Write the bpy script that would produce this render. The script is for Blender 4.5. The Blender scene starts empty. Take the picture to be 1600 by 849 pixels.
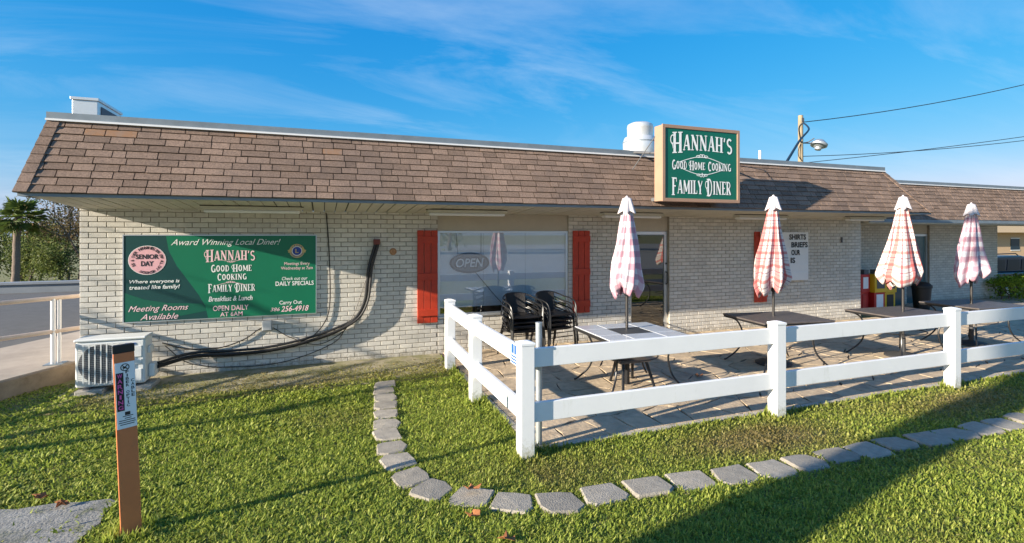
import bpy, math, random
import numpy as np
from mathutils import Vector, Matrix, Euler
random.seed(7); rng = np.random.default_rng(11)
scene = bpy.context.scene
COL = scene.collection
R = math.radians

# ------------------------------------------------------------------ camera
cam_d = bpy.data.cameras.new('camera'); cam = bpy.data.objects.new('camera', cam_d); COL.objects.link(cam)
cam_d.sensor_width = 36.0; cam_d.lens = 18.0; cam_d.shift_y = -58.5/1600
cam_d.clip_start = 0.05; cam_d.clip_end = 3000
cam.location = (0, 0, 1.95); cam.rotation_euler = (R(90), 0, R(-20.41))
scene.camera = cam
# ------------------------------------------------------------------ sun and sky
SUN_DIR = Vector((1.0, 0.207, -0.29)).normalized()
SUN_EL = math.asin(-SUN_DIR.z); SUN_ROT = math.atan2(-SUN_DIR.x, -SUN_DIR.y)
sd = bpy.data.lights.new('sun', 'SUN'); sd.energy = 5.0; sd.angle = R(0.53); sd.color = (1.0, 0.90, 0.75)
so = bpy.data.objects.new('sun', sd); COL.objects.link(so)
so.rotation_euler = SUN_DIR.to_track_quat('-Z', 'Y').to_euler(); so.location = (-20, -6, 12)
w = bpy.data.worlds.new('World'); scene.world = w; w.use_nodes = True
nt = w.node_tree; N = nt.nodes; L = nt.links
for n in list(N): N.remove(n)
out = N.new('ShaderNodeOutputWorld'); bg = N.new('ShaderNodeBackground'); bg.inputs[1].default_value = 0.078
sky = N.new('ShaderNodeTexSky'); sky.sky_type = 'NISHITA'; sky.sun_disc = False
sky.sun_elevation = SUN_EL; sky.sun_rotation = SUN_ROT; sky.air_density = 1.0; sky.dust_density = 0.6; sky.ozone_density = 2.2
hs = N.new('ShaderNodeHueSaturation'); hs.inputs['Saturation'].default_value = 1.35; hs.inputs['Value'].default_value = 1.0
tc = N.new('ShaderNodeTexCoord'); sx = N.new('ShaderNodeSeparateXYZ')
L.new(tc.outputs['Generated'], sx.inputs[0])
def wm(op, a, b=None):
    m = N.new('ShaderNodeMath'); m.operation = op
    for i, v in enumerate((a, b)):
        if v is None: continue
        if isinstance(v, (int, float)): m.inputs[i].default_value = v
        else: L.new(v, m.inputs[i])
    return m.outputs[0]
zz = wm('ADD', wm('MAXIMUM', sx.outputs[2], 0.0), 0.16)
cx_ = wm('DIVIDE', sx.outputs[0], zz); cy_ = wm('DIVIDE', sx.outputs[1], zz)
cb = N.new('ShaderNodeCombineXYZ'); L.new(cx_, cb.inputs[0]); L.new(cy_, cb.inputs[1])
mp = N.new('ShaderNodeMapping'); mp.inputs['Rotation'].default_value = (0, 0, R(28)); mp.inputs['Scale'].default_value = (0.45, 1.25, 1); mp.inputs['Location'].default_value = (1.7, 0.4, 0)
L.new(cb.outputs[0], mp.inputs[0])
n1 = N.new('ShaderNodeTexNoise'); n1.inputs['Scale'].default_value = 1.5; n1.inputs['Detail'].default_value = 12; n1.inputs['Roughness'].default_value = 0.62; n1.inputs['Distortion'].default_value = 0.7
L.new(mp.outputs[0], n1.inputs[0])
n2 = N.new('ShaderNodeTexNoise'); n2.inputs['Scale'].default_value = 0.55; n2.inputs['Detail'].default_value = 2
L.new(cb.outputs[0], n2.inputs[0])
r1 = N.new('ShaderNodeMapRange'); r1.inputs[1].default_value = 0.45; r1.inputs[2].default_value = 0.86; L.new(n1.outputs[0], r1.inputs[0])
r2 = N.new('ShaderNodeMapRange'); r2.inputs[1].default_value = 0.32; r2.inputs[2].default_value = 0.62; L.new(n2.outputs[0], r2.inputs[0])
cm = wm('MULTIPLY', wm('MULTIPLY', r1.outputs[0], r2.outputs[0]), 0.58)
mx = N.new('ShaderNodeMix'); mx.data_type = 'RGBA'
L.new(cm, mx.inputs[0]); L.new(sky.outputs[0], hs.inputs['Color'])
spc = N.new('ShaderNodeSeparateColor'); cbc = N.new('ShaderNodeCombineColor'); L.new(hs.outputs[0], spc.inputs[0])
g_ = wm('MULTIPLY', wm('POWER', spc.outputs[1], 0.58), 1.30); r_ = wm('MINIMUM', wm('MULTIPLY', wm('POWER', spc.outputs[0], 1.35), 0.40), wm('MULTIPLY', g_, 0.9)); b_ = wm('MULTIPLY', wm('POWER', spc.outputs[2], 0.3), 2.88)
L.new(r_, cbc.inputs[0]); L.new(g_, cbc.inputs[1]); L.new(b_, cbc.inputs[2]); L.new(cbc.outputs[0], mx.inputs[6]); mx.inputs[7].default_value = (4.2, 4.9, 5.6, 1)
L.new(mx.outputs[2], bg.inputs[0]); L.new(bg.outputs[0], out.inputs[0])
vs = scene.view_settings; vs.view_transform = 'Standard'; vs.look = 'None'; vs.exposure = 1.3; vs.gamma = 1.0; vs.use_curve_mapping = False

# ================================================================== helpers
WO = {}
class MB:
    def __init__(s): s.v = []; s.f = []; s.uv = None
    def add(s, vs_, fs):
        o = len(s.v); s.v += [tuple(p) for p in vs_]; s.f += [tuple(i+o for i in f) for f in fs]; return s
    def box(s, x0, x1, y0, y1, z0, z1, rot=None, piv=None):
        vs_ = [Vector(p) for p in ((x0,y0,z0),(x1,y0,z0),(x1,y1,z0),(x0,y1,z0),(x0,y0,z1),(x1,y0,z1),(x1,y1,z1),(x0,y1,z1))]
        if rot is not None:
            piv = Vector(piv or ((x0+x1)/2,(y0+y1)/2,(z0+z1)/2)); vs_ = [rot @ (p-piv) + piv for p in vs_]
        return s.add(vs_, [(3,2,1,0),(4,5,6,7),(0,1,5,4),(1,2,6,5),(2,3,7,6),(3,0,4,7)])
    def prism(s, pts, z0, z1):
        n = len(pts); a = [(x, y, z0) for x, y in pts] + [(x, y, z1) for x, y in pts]
        return s.add(a, [tuple(range(n-1,-1,-1)), tuple(range(n,2*n))] + [(i,(i+1)%n,n+(i+1)%n,n+i) for i in range(n)])
    def prism_y(s, pts, y0, y1):            # pts in x,z ; y0 nearer the viewer
        n = len(pts); a = [(x, y0, z) for x, z in pts] + [(x, y1, z) for x, z in pts]
        return s.add(a, [tuple(range(n)), tuple(range(2*n-1,n-1,-1))] + [(i,n+i,n+(i+1)%n,(i+1)%n) for i in range(n)])
    def tube(s, path, r, n=8, cap=True):
        path = [Vector(p) for p in path]; m = len(path)
        rr = r if isinstance(r, (list, tuple)) else [r]*m
        o = len(s.v); prev = None
        for i, p in enumerate(path):
            t = (path[min(i+1,m-1)] - path[max(i-1,0)]).normalized()
            if prev is None:
                u = t.orthogonal().normalized()
            else:
                u = (prev - t*prev.dot(t)); u = u.normalized() if u.length > 1e-6 else t.orthogonal().normalized()
            prev = u; v = t.cross(u)
            for k in range(n):
                a = 2*math.pi*k/n; s.v.append(tuple(p + (u*math.cos(a)+v*math.sin(a))*rr[i]))
        for i in range(m-1):
            for k in range(n):
                k2 = (k+1)%n; s.f.append((o+i*n+k, o+i*n+k2, o+(i+1)*n+k2, o+(i+1)*n+k))
        if cap: s.f.append(tuple(o+k for k in range(n-1,-1,-1))); s.f.append(tuple(o+(m-1)*n+k for k in range(n)))
        return s
    def lathe(s, prof, cx, cy, n=24):
        o = len(s.v); m = len(prof)
        for r, z in prof:
            for k in range(n): a = 2*math.pi*k/n; s.v.append((cx+r*math.cos(a), cy+r*math.sin(a), z))
        for i in range(m-1):
            for k in range(n): k2=(k+1)%n; s.f.append((o+i*n+k,o+i*n+k2,o+(i+1)*n+k2,o+(i+1)*n+k))
        s.f.append(tuple(o+k for k in range(n-1,-1,-1))); s.f.append(tuple(o+(m-1)*n+k for k in range(n)))
        return s
    def xform(s, M):
        s.v = [tuple(M @ Vector(p)) for p in s.v]; return s

def mesh_of(name, mb, center):
    me = bpy.data.meshes.new(name)
    me.from_pydata([(x-center[0], y-center[1], z-center[2]) for x, y, z in mb.v], [], mb.f)
    me.update(); return me
def build(name, mb, mat, parent=None, smooth=False, bevel=0, rnd=None, origin=None):
    a = np.array(mb.v)
    c = origin if origin is not None else ((a[:,0].min()+a[:,0].max())/2, (a[:,1].min()+a[:,1].max())/2, a[:,2].min())
    me = mesh_of(name, mb, c)
    if mat: me.materials.append(mat)
    if smooth:
        me.shade_smooth()
        if smooth != 'all':
            try: me.set_sharp_from_angle(angle=R(40))
            except Exception: pass
    if rnd is not None:
        at = me.attributes.new('rnd', 'FLOAT', 'FACE')
        at.data.foreach_set('value', np.full(len(me.polygons), rnd, dtype=np.float32) if np.isscalar(rnd) else np.asarray(rnd, dtype=np.float32))
    o = bpy.data.objects.new(name, me); COL.objects.link(o)
    if parent is not None:
        o.parent = parent; pc = WO[parent.name]; o.location = (c[0]-pc[0], c[1]-pc[1], c[2]-pc[2])
    else: o.location = c
    WO[o.name] = c
    if bevel:
        b = o.modifiers.new('bevel', 'BEVEL'); b.width = bevel; b.segments = 2; b.limit_method = 'ANGLE'
    return o
def thing(name, label, cat, loc=(0,0,0), group=None):
    o = bpy.data.objects.new(name, None); o.empty_display_size = 0.2; COL.objects.link(o); o.location = loc; WO[o.name] = tuple(loc)
    return tag(o, label, cat, group)
def tag(o, label, cat, group=None):
    o['label'] = label; o['category'] = cat
    if group: o['group'] = group
    return o
def struct(name, mb, mat, **k):
    o = build(name, mb, mat, **k); o['kind'] = 'structure'; return o
def copy_tree(o, parent=None):
    c = o.copy(); COL.objects.link(c); c.parent = parent
    if parent is not None: c.matrix_parent_inverse = o.matrix_parent_inverse.copy()
    for ch in [k for k in bpy.data.objects if k.parent == o]: copy_tree(ch, c)
    return c

# ---- materials
def mat(name, col, rough=0.7, metal=0.0, noise=0.0, nscale=8.0, bump=0.0, bscale=60.0, spec=0.5, alt=None, rnd=0.0, coord='pos', coat=0.0):
    m = bpy.data.materials.new(name); m.use_nodes = True; t = m.node_tree; b = t.nodes['Principled BSDF']
    b.inputs['Roughness'].default_value = rough; b.inputs['Metallic'].default_value = metal
    b.inputs['Specular IOR Level'].default_value = spec; b.inputs['Coat Weight'].default_value = coat
    c4 = (*col, 1); b.inputs['Base Color'].default_value = c4
    geo = t.nodes.new('ShaderNodeNewGeometry')
    last = None
    if noise or alt:
        nz = t.nodes.new('ShaderNodeTexNoise'); nz.inputs['Scale'].default_value = nscale; nz.inputs['Detail'].default_value = 8; nz.inputs['Roughness'].default_value = 0.65
        t.links.new(geo.outputs['Position'], nz.inputs['Vector'])
        rm = t.nodes.new('ShaderNodeMapRange'); rm.inputs[1].default_value = 0.3; rm.inputs[2].default_value = 0.7; t.links.new(nz.outputs[0], rm.inputs[0])
        mxx = t.nodes.new('ShaderNodeMix'); mxx.data_type = 'RGBA'; t.links.new(rm.outputs[0], mxx.inputs[0])
        if alt: mxx.inputs[6].default_value = c4; mxx.inputs[7].default_value = (*alt, 1)
        else:
            mxx.inputs[6].default_value = tuple(max(0, x*(1-noise)) for x in col)+(1,); mxx.inputs[7].default_value = tuple(min(1, x*(1+noise)) for x in col)+(1,)
        last = mxx.outputs[2]
    if rnd:
        at = t.nodes.new('ShaderNodeAttribute'); at.attribute_name = 'rnd'
        mr = t.nodes.new('ShaderNodeMapRange'); mr.inputs[3].default_value = 1-rnd; mr.inputs[4].default_value = 1+rnd; t.links.new(at.outputs['Fac'], mr.inputs[0])
        mm = t.nodes.new('ShaderNodeVectorMath'); mm.operation = 'SCALE'
        if last is not None: t.links.new(last, mm.inputs[0])
        else: mm.inputs[0].default_value = col
        t.links.new(mr.outputs[0], mm.inputs['Scale']); last = mm.outputs[0]
    if last is not None: t.links.new(last, b.inputs['Base Color'])
    if bump:
        n3 = t.nodes.new('ShaderNodeTexNoise'); n3.inputs['Scale'].default_value = bscale; n3.inputs['Detail'].default_value = 5
        t.links.new(geo.outputs['Position'], n3.inputs['Vector'])
        bp = t.nodes.new('ShaderNodeBump'); bp.inputs['Strength'].default_value = bump; bp.inputs['Distance'].default_value = 0.01
        t.links.new(n3.outputs[0], bp.inputs['Height']); t.links.new(bp.outputs[0], b.inputs['Normal'])
    return m
def wear(m, col, nscale, lo, hi, amount=1.0, stretch=(1,1,1)):
    """overlay stains of another colour with a noise shape of their own"""
    t = m.node_tree; b = t.nodes['Principled BSDF']; inp = b.inputs['Base Color']
    geo = t.nodes.new('ShaderNodeNewGeometry'); mpn = t.nodes.new('ShaderNodeMapping'); mpn.inputs['Scale'].default_value = stretch
    t.links.new(geo.outputs['Position'], mpn.inputs[0])
    nz = t.nodes.new('ShaderNodeTexNoise'); nz.inputs['Scale'].default_value = nscale; nz.inputs['Detail'].default_value = 9; nz.inputs['Roughness'].default_value = 0.7
    t.links.new(mpn.outputs[0], nz.inputs['Vector'])
    rm = t.nodes.new('ShaderNodeMapRange'); rm.inputs[1].default_value = lo; rm.inputs[2].default_value = hi; rm.inputs[4].default_value = amount
    t.links.new(nz.outputs[0], rm.inputs[0])
    mxx = t.nodes.new('ShaderNodeMix'); mxx.data_type = 'RGBA'; t.links.new(rm.outputs[0], mxx.inputs[0])
    if inp.is_linked: t.links.new(inp.links[0].from_socket, mxx.inputs[6])
    else: mxx.inputs[6].default_value = inp.default_value
    mxx.inputs[7].default_value = (*col, 1); t.links.new(mxx.outputs[2], inp); return m
def glass_mat(name, tint=(0.9,0.95,0.95), base=0.06, ior=1.52):
    m = bpy.data.materials.new(name); m.use_nodes = True; t = m.node_tree
    for n in list(t.nodes): t.nodes.remove(n)
    o = t.nodes.new('ShaderNodeOutputMaterial'); tr = t.nodes.new('ShaderNodeBsdfTransparent'); tr.inputs[0].default_value = (*tint, 1)
    gl = t.nodes.new('ShaderNodeBsdfGlossy'); gl.inputs['Roughness'].default_value = 0.015; gl.inputs[0].default_value = (1,1,1,1)
    fr = t.nodes.new('ShaderNodeFresnel'); fr.inputs[0].default_value = ior
    ad = t.nodes.new('ShaderNodeMath'); ad.operation = 'ADD'; ad.inputs[1].default_value = base; t.links.new(fr.outputs[0], ad.inputs[0])
    mxs = t.nodes.new('ShaderNodeMixShader'); t.links.new(ad.outputs[0], mxs.inputs[0]); t.links.new(tr.outputs[0], mxs.inputs[1]); t.links.new(gl.outputs[0], mxs.inputs[2]); t.links.new(mxs.outputs[0], o.inputs[0])
    return m
def leaf_mat(name, c1, c2, nscale=1.2):
    m = mat(name, c1, rough=0.6, alt=c2, nscale=nscale, rnd=0.45, spec=0.25)
    t = m.node_tree; b = t.nodes['Principled BSDF']; o = t.nodes['Material Output']
    tl = t.nodes.new('ShaderNodeBsdfTranslucent'); ms = t.nodes.new('ShaderNodeMixShader'); ms.inputs[0].default_value = 0.35
    t.links.new(b.inputs['Base Color'].links[0].from_socket, tl.inputs[0])
    t.links.new(b.outputs[0], ms.inputs[1]); t.links.new(tl.outputs[0], ms.inputs[2]); t.links.new(ms.outputs[0], o.inputs[0]); return m

M = {}
M['brick'] = wear(mat('painted_brick', (0.61,0.57,0.50), 0.75, noise=0.08, nscale=18, bump=0.25, bscale=90, rnd=0.10), (0.36,0.33,0.28), 2.2, 0.5, 0.8, 0.55, (1,1,0.5))
wear(M['brick'], (0.30,0.25,0.18), 5.0, 0.63, 0.72, 0.5, (1,1,0.25))
M['mortar'] = mat('mortar', (0.31,0.27,0.215), 0.9, noise=0.3, nscale=6, bump=0.3)
M['shingle'] = wear(mat('asphalt_shingle', (0.235,0.163,0.122), 0.95, noise=0.38, nscale=55, bump=0.6, bscale=220, rnd=0.22, spec=0.15), (0.12,0.095,0.085), 1.3, 0.47, 0.75, 0.6, (1,1,0.45))
M['rust'] = mat('rust_stain_shingle', (0.235,0.163,0.122), 0.95, alt=(0.29,0.14,0.06), nscale=14, bump=0.5, bscale=200)
M['underlay'] = mat('roof_underlay', (0.05,0.038,0.032), 0.95)
M['soffit'] = wear(mat('soffit_paint', (0.56,0.52,0.42), 0.6, noise=0.06, nscale=3), (0.30,0.28,0.23), 1.6, 0.52, 0.8, 0.6)
M['soffit_gap'] = mat('soffit_gap', (0.05,0.045,0.038), 0.9)
M['beige'] = wear(mat('beige_panel', (0.50,0.43,0.33), 0.65, noise=0.06, nscale=3), (0.36,0.31,0.25), 2, 0.55, 0.8, 0.5)
M['flash'] = mat('galvanised_flashing', (0.20,0.235,0.26), 0.55, metal=0.2, noise=0.15, nscale=4)
M['white'] = mat('white_paint', (0.80,0.79,0.77), 0.45, noise=0.03, nscale=5)
M['vinyl'] = wear(mat('white_vinyl', (0.80,0.80,0.79), 0.42, noise=0.03, nscale=3, bump=0.03, bscale=12), (0.50,0.50,0.42), 6, 0.60, 0.78, 0.5, (1,1,0.35))
def splash(m, col, z0, z1):
    t = m.node_tree; b = t.nodes['Principled BSDF']; inp = b.inputs['Base Color']; geo = t.nodes.new('ShaderNodeNewGeometry'); sp = t.nodes.new('ShaderNodeSeparateXYZ'); t.links.new(geo.outputs['Position'], sp.inputs[0])
    a = t.nodes.new('ShaderNodeMapRange'); a.inputs[1].default_value = z0; a.inputs[2].default_value = z1; a.inputs[3].default_value = 0.42; a.inputs[4].default_value = 0.0; t.links.new(sp.outputs[2], a.inputs[0])
    nz = t.nodes.new('ShaderNodeTexNoise'); nz.inputs['Scale'].default_value = 26; nz.inputs['Detail'].default_value = 9; nz.inputs['Roughness'].default_value = 0.75; t.links.new(geo.outputs['Position'], nz.inputs['Vector'])
    ad = t.nodes.new('ShaderNodeMath'); ad.operation = 'ADD'; t.links.new(nz.outputs[0], ad.inputs[0]); t.links.new(a.outputs[0], ad.inputs[1])
    rm = t.nodes.new('ShaderNodeMapRange'); rm.inputs[1].default_value = 0.68; rm.inputs[2].default_value = 0.9; rm.inputs[4].default_value = 0.75; t.links.new(ad.outputs[0], rm.inputs[0])
    mm = t.nodes.new('ShaderNodeMix'); mm.data_type = 'RGBA'; t.links.new(rm.outputs[0], mm.inputs[0]); t.links.new(inp.links[0].from_socket, mm.inputs[6]); mm.inputs[7].default_value = (*col, 1); t.links.new(mm.outputs[2], inp)
splash(M['vinyl'], (0.34,0.32,0.20), 0.0, 0.28)
splash(M['brick'], (0.27,0.23,0.16), -0.02, 0.22)
M['red'] = wear(mat('red_shutter_paint', (0.50,0.040,0.010), 0.55, noise=0.12, nscale=10, bump=0.15, bscale=80), (0.20,0.02,0.012), 5, 0.55, 0.8, 0.5, (3,1,0.4))
M['alu'] = mat('aluminium', (0.62,0.64,0.65), 0.35, metal=0.8)
M['glass'] = glass_mat('window_glass', (1.0,1.0,1.0), 0.09)
M['door_glass'] = glass_mat('door_glass', (0.22,0.25,0.25), 0.10)
M['blind'] = mat('white_blind', (0.84,0.86,0.87), 0.7, noise=0.03)
M['dark_in'] = mat('dark_interior', (0.05,0.045,0.04), 0.8)
M['black'] = mat('black_metal', (0.012,0.012,0.013), 0.35, spec=0.5)
M['rattan'] = mat('black_weave', (0.016,0.014,0.014), 0.55, bump=0.8, bscale=150)
M['cable'] = mat('black_cable', (0.015,0.014,0.014), 0.5)
M['orange'] = wear(mat('orange_plastic', (0.62,0.19,0.07), 0.5, noise=0.06, nscale=8), (0.38,0.16,0.08), 12, 0.62, 0.8, 0.5)
M['paper'] = mat('sticker_white', (0.80,0.82,0.84), 0.4, noise=0.02)
M['magenta'] = mat('print_magenta', (0.75,0.10,0.38), 0.4)
M['ink'] = mat('print_black', (0.012,0.012,0.014), 0.5)
M['ink_blue'] = mat('print_blue', (0.02,0.10,0.32), 0.45)
M['letter'] = mat('print_white', (0.83,0.83,0.80), 0.45)
M['letter_pink'] = mat('print_pale_pink', (0.85,0.58,0.60), 0.45)
M['green'] = mat('print_green', (0.003,0.155,0.075), 0.4, noise=0.06, nscale=2)
M['green_sign'] = mat('sign_green', (0.004,0.125,0.075), 0.35, noise=0.08, nscale=1.5)
M['teal'] = mat('print_dark_teal', (0.006,0.055,0.052), 0.4)
M['pink'] = mat('print_pink', (0.78,0.42,0.45), 0.45)
M['gold'] = mat('print_gold', (0.55,0.40,0.14), 0.45)
M['emblem_blue'] = mat('emblem_blue', (0.02,0.05,0.30), 0.45)
M['sign_frame'] = mat('sign_frame_tan', (0.36,0.22,0.145), 0.55, noise=0.08, nscale=4)
M['ac'] = wear(mat('ac_white', (0.72,0.72,0.69), 0.45, noise=0.03), (0.45,0.43,0.37), 5, 0.6, 0.8, 0.5)
M['ac_dark'] = mat('ac_coil', (0.11,0.11,0.115), 0.7)
M['concrete'] = wear(mat('old_concrete', (0.40,0.36,0.30), 0.9, noise=0.2, nscale=5, bump=0.4, bscale=60), (0.20,0.19,0.15), 2.6, 0.52, 0.72, 0.6)
M['slab'] = wear(wear(mat('shade_darkened_slab', (0.25,0.24,0.215), 0.95, noise=0.25, nscale=9, bump=0.7, bscale=50), (0.12,0.12,0.095), 3.5, 0.48, 0.65, 0.8), (0.13,0.14,0.05), 7, 0.55, 0.68, 0.7)  # tree shade on the slab is put into this darker concrete colour
M['apron'] = wear(wear(mat('mossy_concrete', (0.40,0.34,0.25), 0.95, noise=0.25, nscale=7, bump=0.6, bscale=70), (0.19,0.185,0.07), 3.2, 0.34, 0.55, 0.85), (0.20,0.085,0.04), 1.6, 0.62, 0.74, 0.8)
M['side'] = wear(mat('sidewalk_concrete', (0.35,0.295,0.24), 0.9, noise=0.15, nscale=3, bump=0.3), (0.22,0.185,0.15), 1.4, 0.5, 0.7, 0.6)
M['curbwall'] = wear(mat('retaining_concrete', (0.33,0.25,0.17), 0.9, noise=0.2, nscale=4, bump=0.4), (0.16,0.11,0.06), 3, 0.5, 0.7, 0.7)
M['stone'] = wear(mat('edging_stone', (0.30,0.265,0.215), 0.95, noise=0.18, nscale=16, bump=0.7, bscale=90, rnd=0.14), (0.22,0.20,0.165), 7, 0.5, 0.75, 0.6)
M['flag'] = wear(mat('stamped_concrete', (0.50,0.385,0.255), 0.88, noise=0.2, nscale=9, bump=0.8, bscale=28, rnd=0.09), (0.17,0.13,0.105), 2.4, 0.5, 0.72, 0.6)
M['grout'] = mat('patio_joint', (0.085,0.065,0.052), 0.95)
M['patio_edge'] = mat('patio_edge_concrete', (0.42,0.37,0.30), 0.9, noise=0.15, nscale=6, bump=0.3)
M['asphalt'] = mat('asphalt', (0.095,0.092,0.088), 0.95, noise=0.15, nscale=5, bump=0.3, bscale=150)
M['pole_steel'] = mat('galvanised_steel', (0.42,0.45,0.47), 0.45, metal=0.6, noise=0.12, nscale=15)
M['vent'] = mat('vent_aluminium', (0.68,0.68,0.66), 0.38, metal=0.55, noise=0.06, nscale=6)
M['wood_pole'] = mat('weathered_pole', (0.30,0.235,0.15), 0.9, noise=0.2, nscale=3, bump=0.4)
M['table'] = mat('table_grey', (0.10,0.085,0.078), 0.42, noise=0.2, nscale=12, bump=0.25, bscale=160)
M['tile_top'] = mat('table_tile', (0.62,0.64,0.67), 0.2, noise=0.06, nscale=6, coat=0.5)
M['tile_dark'] = mat('table_tile_dark', (0.06,0.062,0.066), 0.35)
M['bark'] = mat('bark', (0.13,0.10,0.078), 0.95, noise=0.3, nscale=9, bump=0.8, bscale=30)
M['palm_bark'] = mat('palm_bark', (0.17,0.13,0.105), 0.95, noise=0.3, nscale=12, bump=0.8, bscale=30)
M['palm_leaf'] = leaf_mat('palm_leaf', (0.075,0.14,0.03), (0.17,0.20,0.045))
M['leaf_a'] = leaf_mat('leaf_green', (0.075,0.12,0.03), (0.17,0.18,0.05))
M['leaf_b'] = leaf_mat('leaf_olive', (0.10,0.10,0.035), (0.17,0.10,0.05))
M['hedge'] = leaf_mat('hedge_leaf', (0.13,0.22,0.02), (0.24,0.32,0.03), 3)
M['yellow'] = mat('yellow_box', (0.70,0.43,0.015), 0.4)
M['red_box'] = mat('red_box', (0.48,0.02,0.02), 0.4)
M['teal_door'] = mat('teal_glass_door', (0.03,0.10,0.12), 0.2)
M['tan_wall'] = mat('tan_stucco', (0.55,0.38,0.23), 0.85, noise=0.06)
M['car'] = mat('dark_blue_paint', (0.010,0.032,0.075), 0.35, coat=0.25)
M['car_glass'] = mat('car_glass', (0.012,0.03,0.05), 0.3, spec=0.2)
M['dry_leaf'] = mat('dry_leaf', (0.30,0.11,0.035), 0.8, noise=0.3, nscale=60)

# ---- text
def text_mb(body, cx, z, w_, h, y, shear=0.0, bold=0.0, spacing=1.0):
    cu = bpy.data.curves.new('t', 'FONT'); cu.body = body; cu.size = 1; cu.shear = shear; cu.offset = bold; cu.space_character = spacing
    cu.resolution_u = 3; cu.fill_mode = 'FRONT'
    ob = bpy.data.objects.new('t', cu); COL.objects.link(ob)
    dg = bpy.context.evaluated_depsgraph_get(); me = bpy.data.meshes.new_from_object(ob.evaluated_get(dg))
    v = np.array([p.co[:] for p in me.vertices]); fs = [tuple(p.vertices) for p in me.polygons]
    bpy.data.objects.remove(ob); bpy.data.curves.remove(cu); bpy.data.meshes.remove(me)
    x0, x1, y0, y1 = v[:,0].min(), v[:,0].max(), v[:,1].min(), v[:,1].max()
    mb = MB(); mb.add([((p[0]-(x0+x1)/2)/(x1-x0)*w_ + cx, y, z + (p[1]-y0)/(y1-y0)*h) for p in v], fs); return mb
# condensed Victorian display letters drawn as strokes: unit cap height, thick stems, wedge serifs
TK, TN = 0.17, 0.075
def arc(cx, cy, rx, ry, a0, a1, n=10): return [(cx+rx*math.cos(R(a0+(a1-a0)*i/n)), cy+ry*math.sin(R(a0+(a1-a0)*i/n))) for i in range(n+1)]
def stem(x, y0=0.0, y1=1.0): return [([(x,y0),(x,y1)],TK), ([(x-0.16,y0+0.02),(x+0.16,y0+0.02)],0.05), ([(x-0.16,y1-0.02),(x+0.16,y1-0.02)],0.05)]
GL = {
 'H': (0.66, stem(0.13)+stem(0.53)+[([(0.13,0.46),(0.53,0.46)],TN)]),
 'A': (0.62, [([(0.07,0),(0.31,1.0)],TN),([(0.33,1.0),(0.53,0)],TK),([(0.14,0.3),(0.48,0.3)],TN),([(-0.02,0.02),(0.18,0.02)],0.05),([(0.4,0.02),(0.66,0.02)],0.05)]),
 'N': (0.68, [([(0.12,0),(0.12,1)],TN),([(0.12,0.98),(0.55,0.02)],TK),([(0.56,-0.02),(0.56,1)],TN),([(0.0,0.02),(0.24,0.02)],0.05),([(0,0.98),(0.18,0.98)],0.05),([(0.44,0.98),(0.68,0.98)],0.05)]),
 'S': (0.52, [(arc(0.27,0.74,0.19,0.23,40,250)+arc(0.25,0.27,0.2,0.24,80,-140),0.13)]),
 "'": (0.22, [([(0.11,1.0),(0.07,0.74)],0.1)]),
 'G': (0.60, [(arc(0.32,0.5,0.22,0.46,55,320,16),0.15),([(0.53,0.02),(0.53,0.44)],0.13),([(0.36,0.44),(0.6,0.44)],0.05)]),
 'O': (0.60, [(arc(0.3,0.5,0.2,0.45,0,360,20),0.15)]),
 'D': (0.60, stem(0.14)+[([(0.1,0.97),(0.25,0.97)]+arc(0.25,0.5,0.25,0.47,85,-85,12)+[(0.1,0.03)],0.1)]),
 'M': (0.80, [([(0.1,0),(0.1,1)],TN),([(0.12,0.98),(0.39,0.15)],TK),([(0.39,0.15),(0.66,1)],TN),([(0.68,0),(0.68,1)],TK),([(0,0.02),(0.2,0.02)],0.05),([(0.54,0.02),(0.82,0.02)],0.05)]),
 'E': (0.50, stem(0.13)+[([(0.13,0.96),(0.46,0.96)],TN),([(0.13,0.5),(0.38,0.5)],TN),([(0.13,0.04),(0.46,0.04)],TN),([(0.45,0.78),(0.45,0.98)],0.05),([(0.45,0.02),(0.45,0.22)],0.05)]),
 'C': (0.56, [(arc(0.32,0.5,0.22,0.46,50,310,16),0.15),([(0.5,0.68),(0.5,0.98)],0.05)]),
 'K': (0.62, stem(0.13)+[([(0.18,0.42),(0.54,0.98)],TN),([(0.26,0.56),(0.55,0.0)],TK)]),
 'I': (0.28, stem(0.13)),
 'F': (0.48, stem(0.13)+[([(0.13,0.96),(0.46,0.96)],TN),([(0.13,0.52),(0.38,0.52)],TN),([(0.45,0.76),(0.45,0.98)],0.05)]),
 'L': (0.48, stem(0.13)+[([(0.13,0.04),(0.46,0.04)],TN),([(0.45,0.02),(0.45,0.26)],0.05)]),
 'Y': (0.60, [([(0.07,1),(0.3,0.46)],TK),([(0.53,1),(0.3,0.46)],TN),([(0.3,0),(0.3,0.5)],TK),([(0.14,0.02),(0.46,0.02)],0.05)]),
 'R': (0.60, stem(0.13)+[([(0.1,0.97),(0.26,0.97)]+arc(0.26,0.73,0.22,0.24,85,-85,10)+[(0.1,0.49)],0.09),([(0.28,0.5),(0.54,0.0)],TK)]),
}
def stroke_mb(mb, pts, wd, fx, y):
    P = [Vector((a, b)) for a, b in pts]; m = len(P); Lf, Rt = [], []
    for i in range(m):
        t = (P[min(i+1,m-1)]-P[max(i-1,0)]); t = t.normalized() if t.length > 1e-9 else Vector((1,0)); nrm = Vector((-t.y, t.x))*wd/2
        Lf.append(P[i]+nrm); Rt.append(P[i]-nrm)
    vs_ = [fx(p, y) for p in Lf+Rt]
    mb.add(vs_, [(m+i, m+i+1, i+1, i) for i in range(m-1)])
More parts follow.
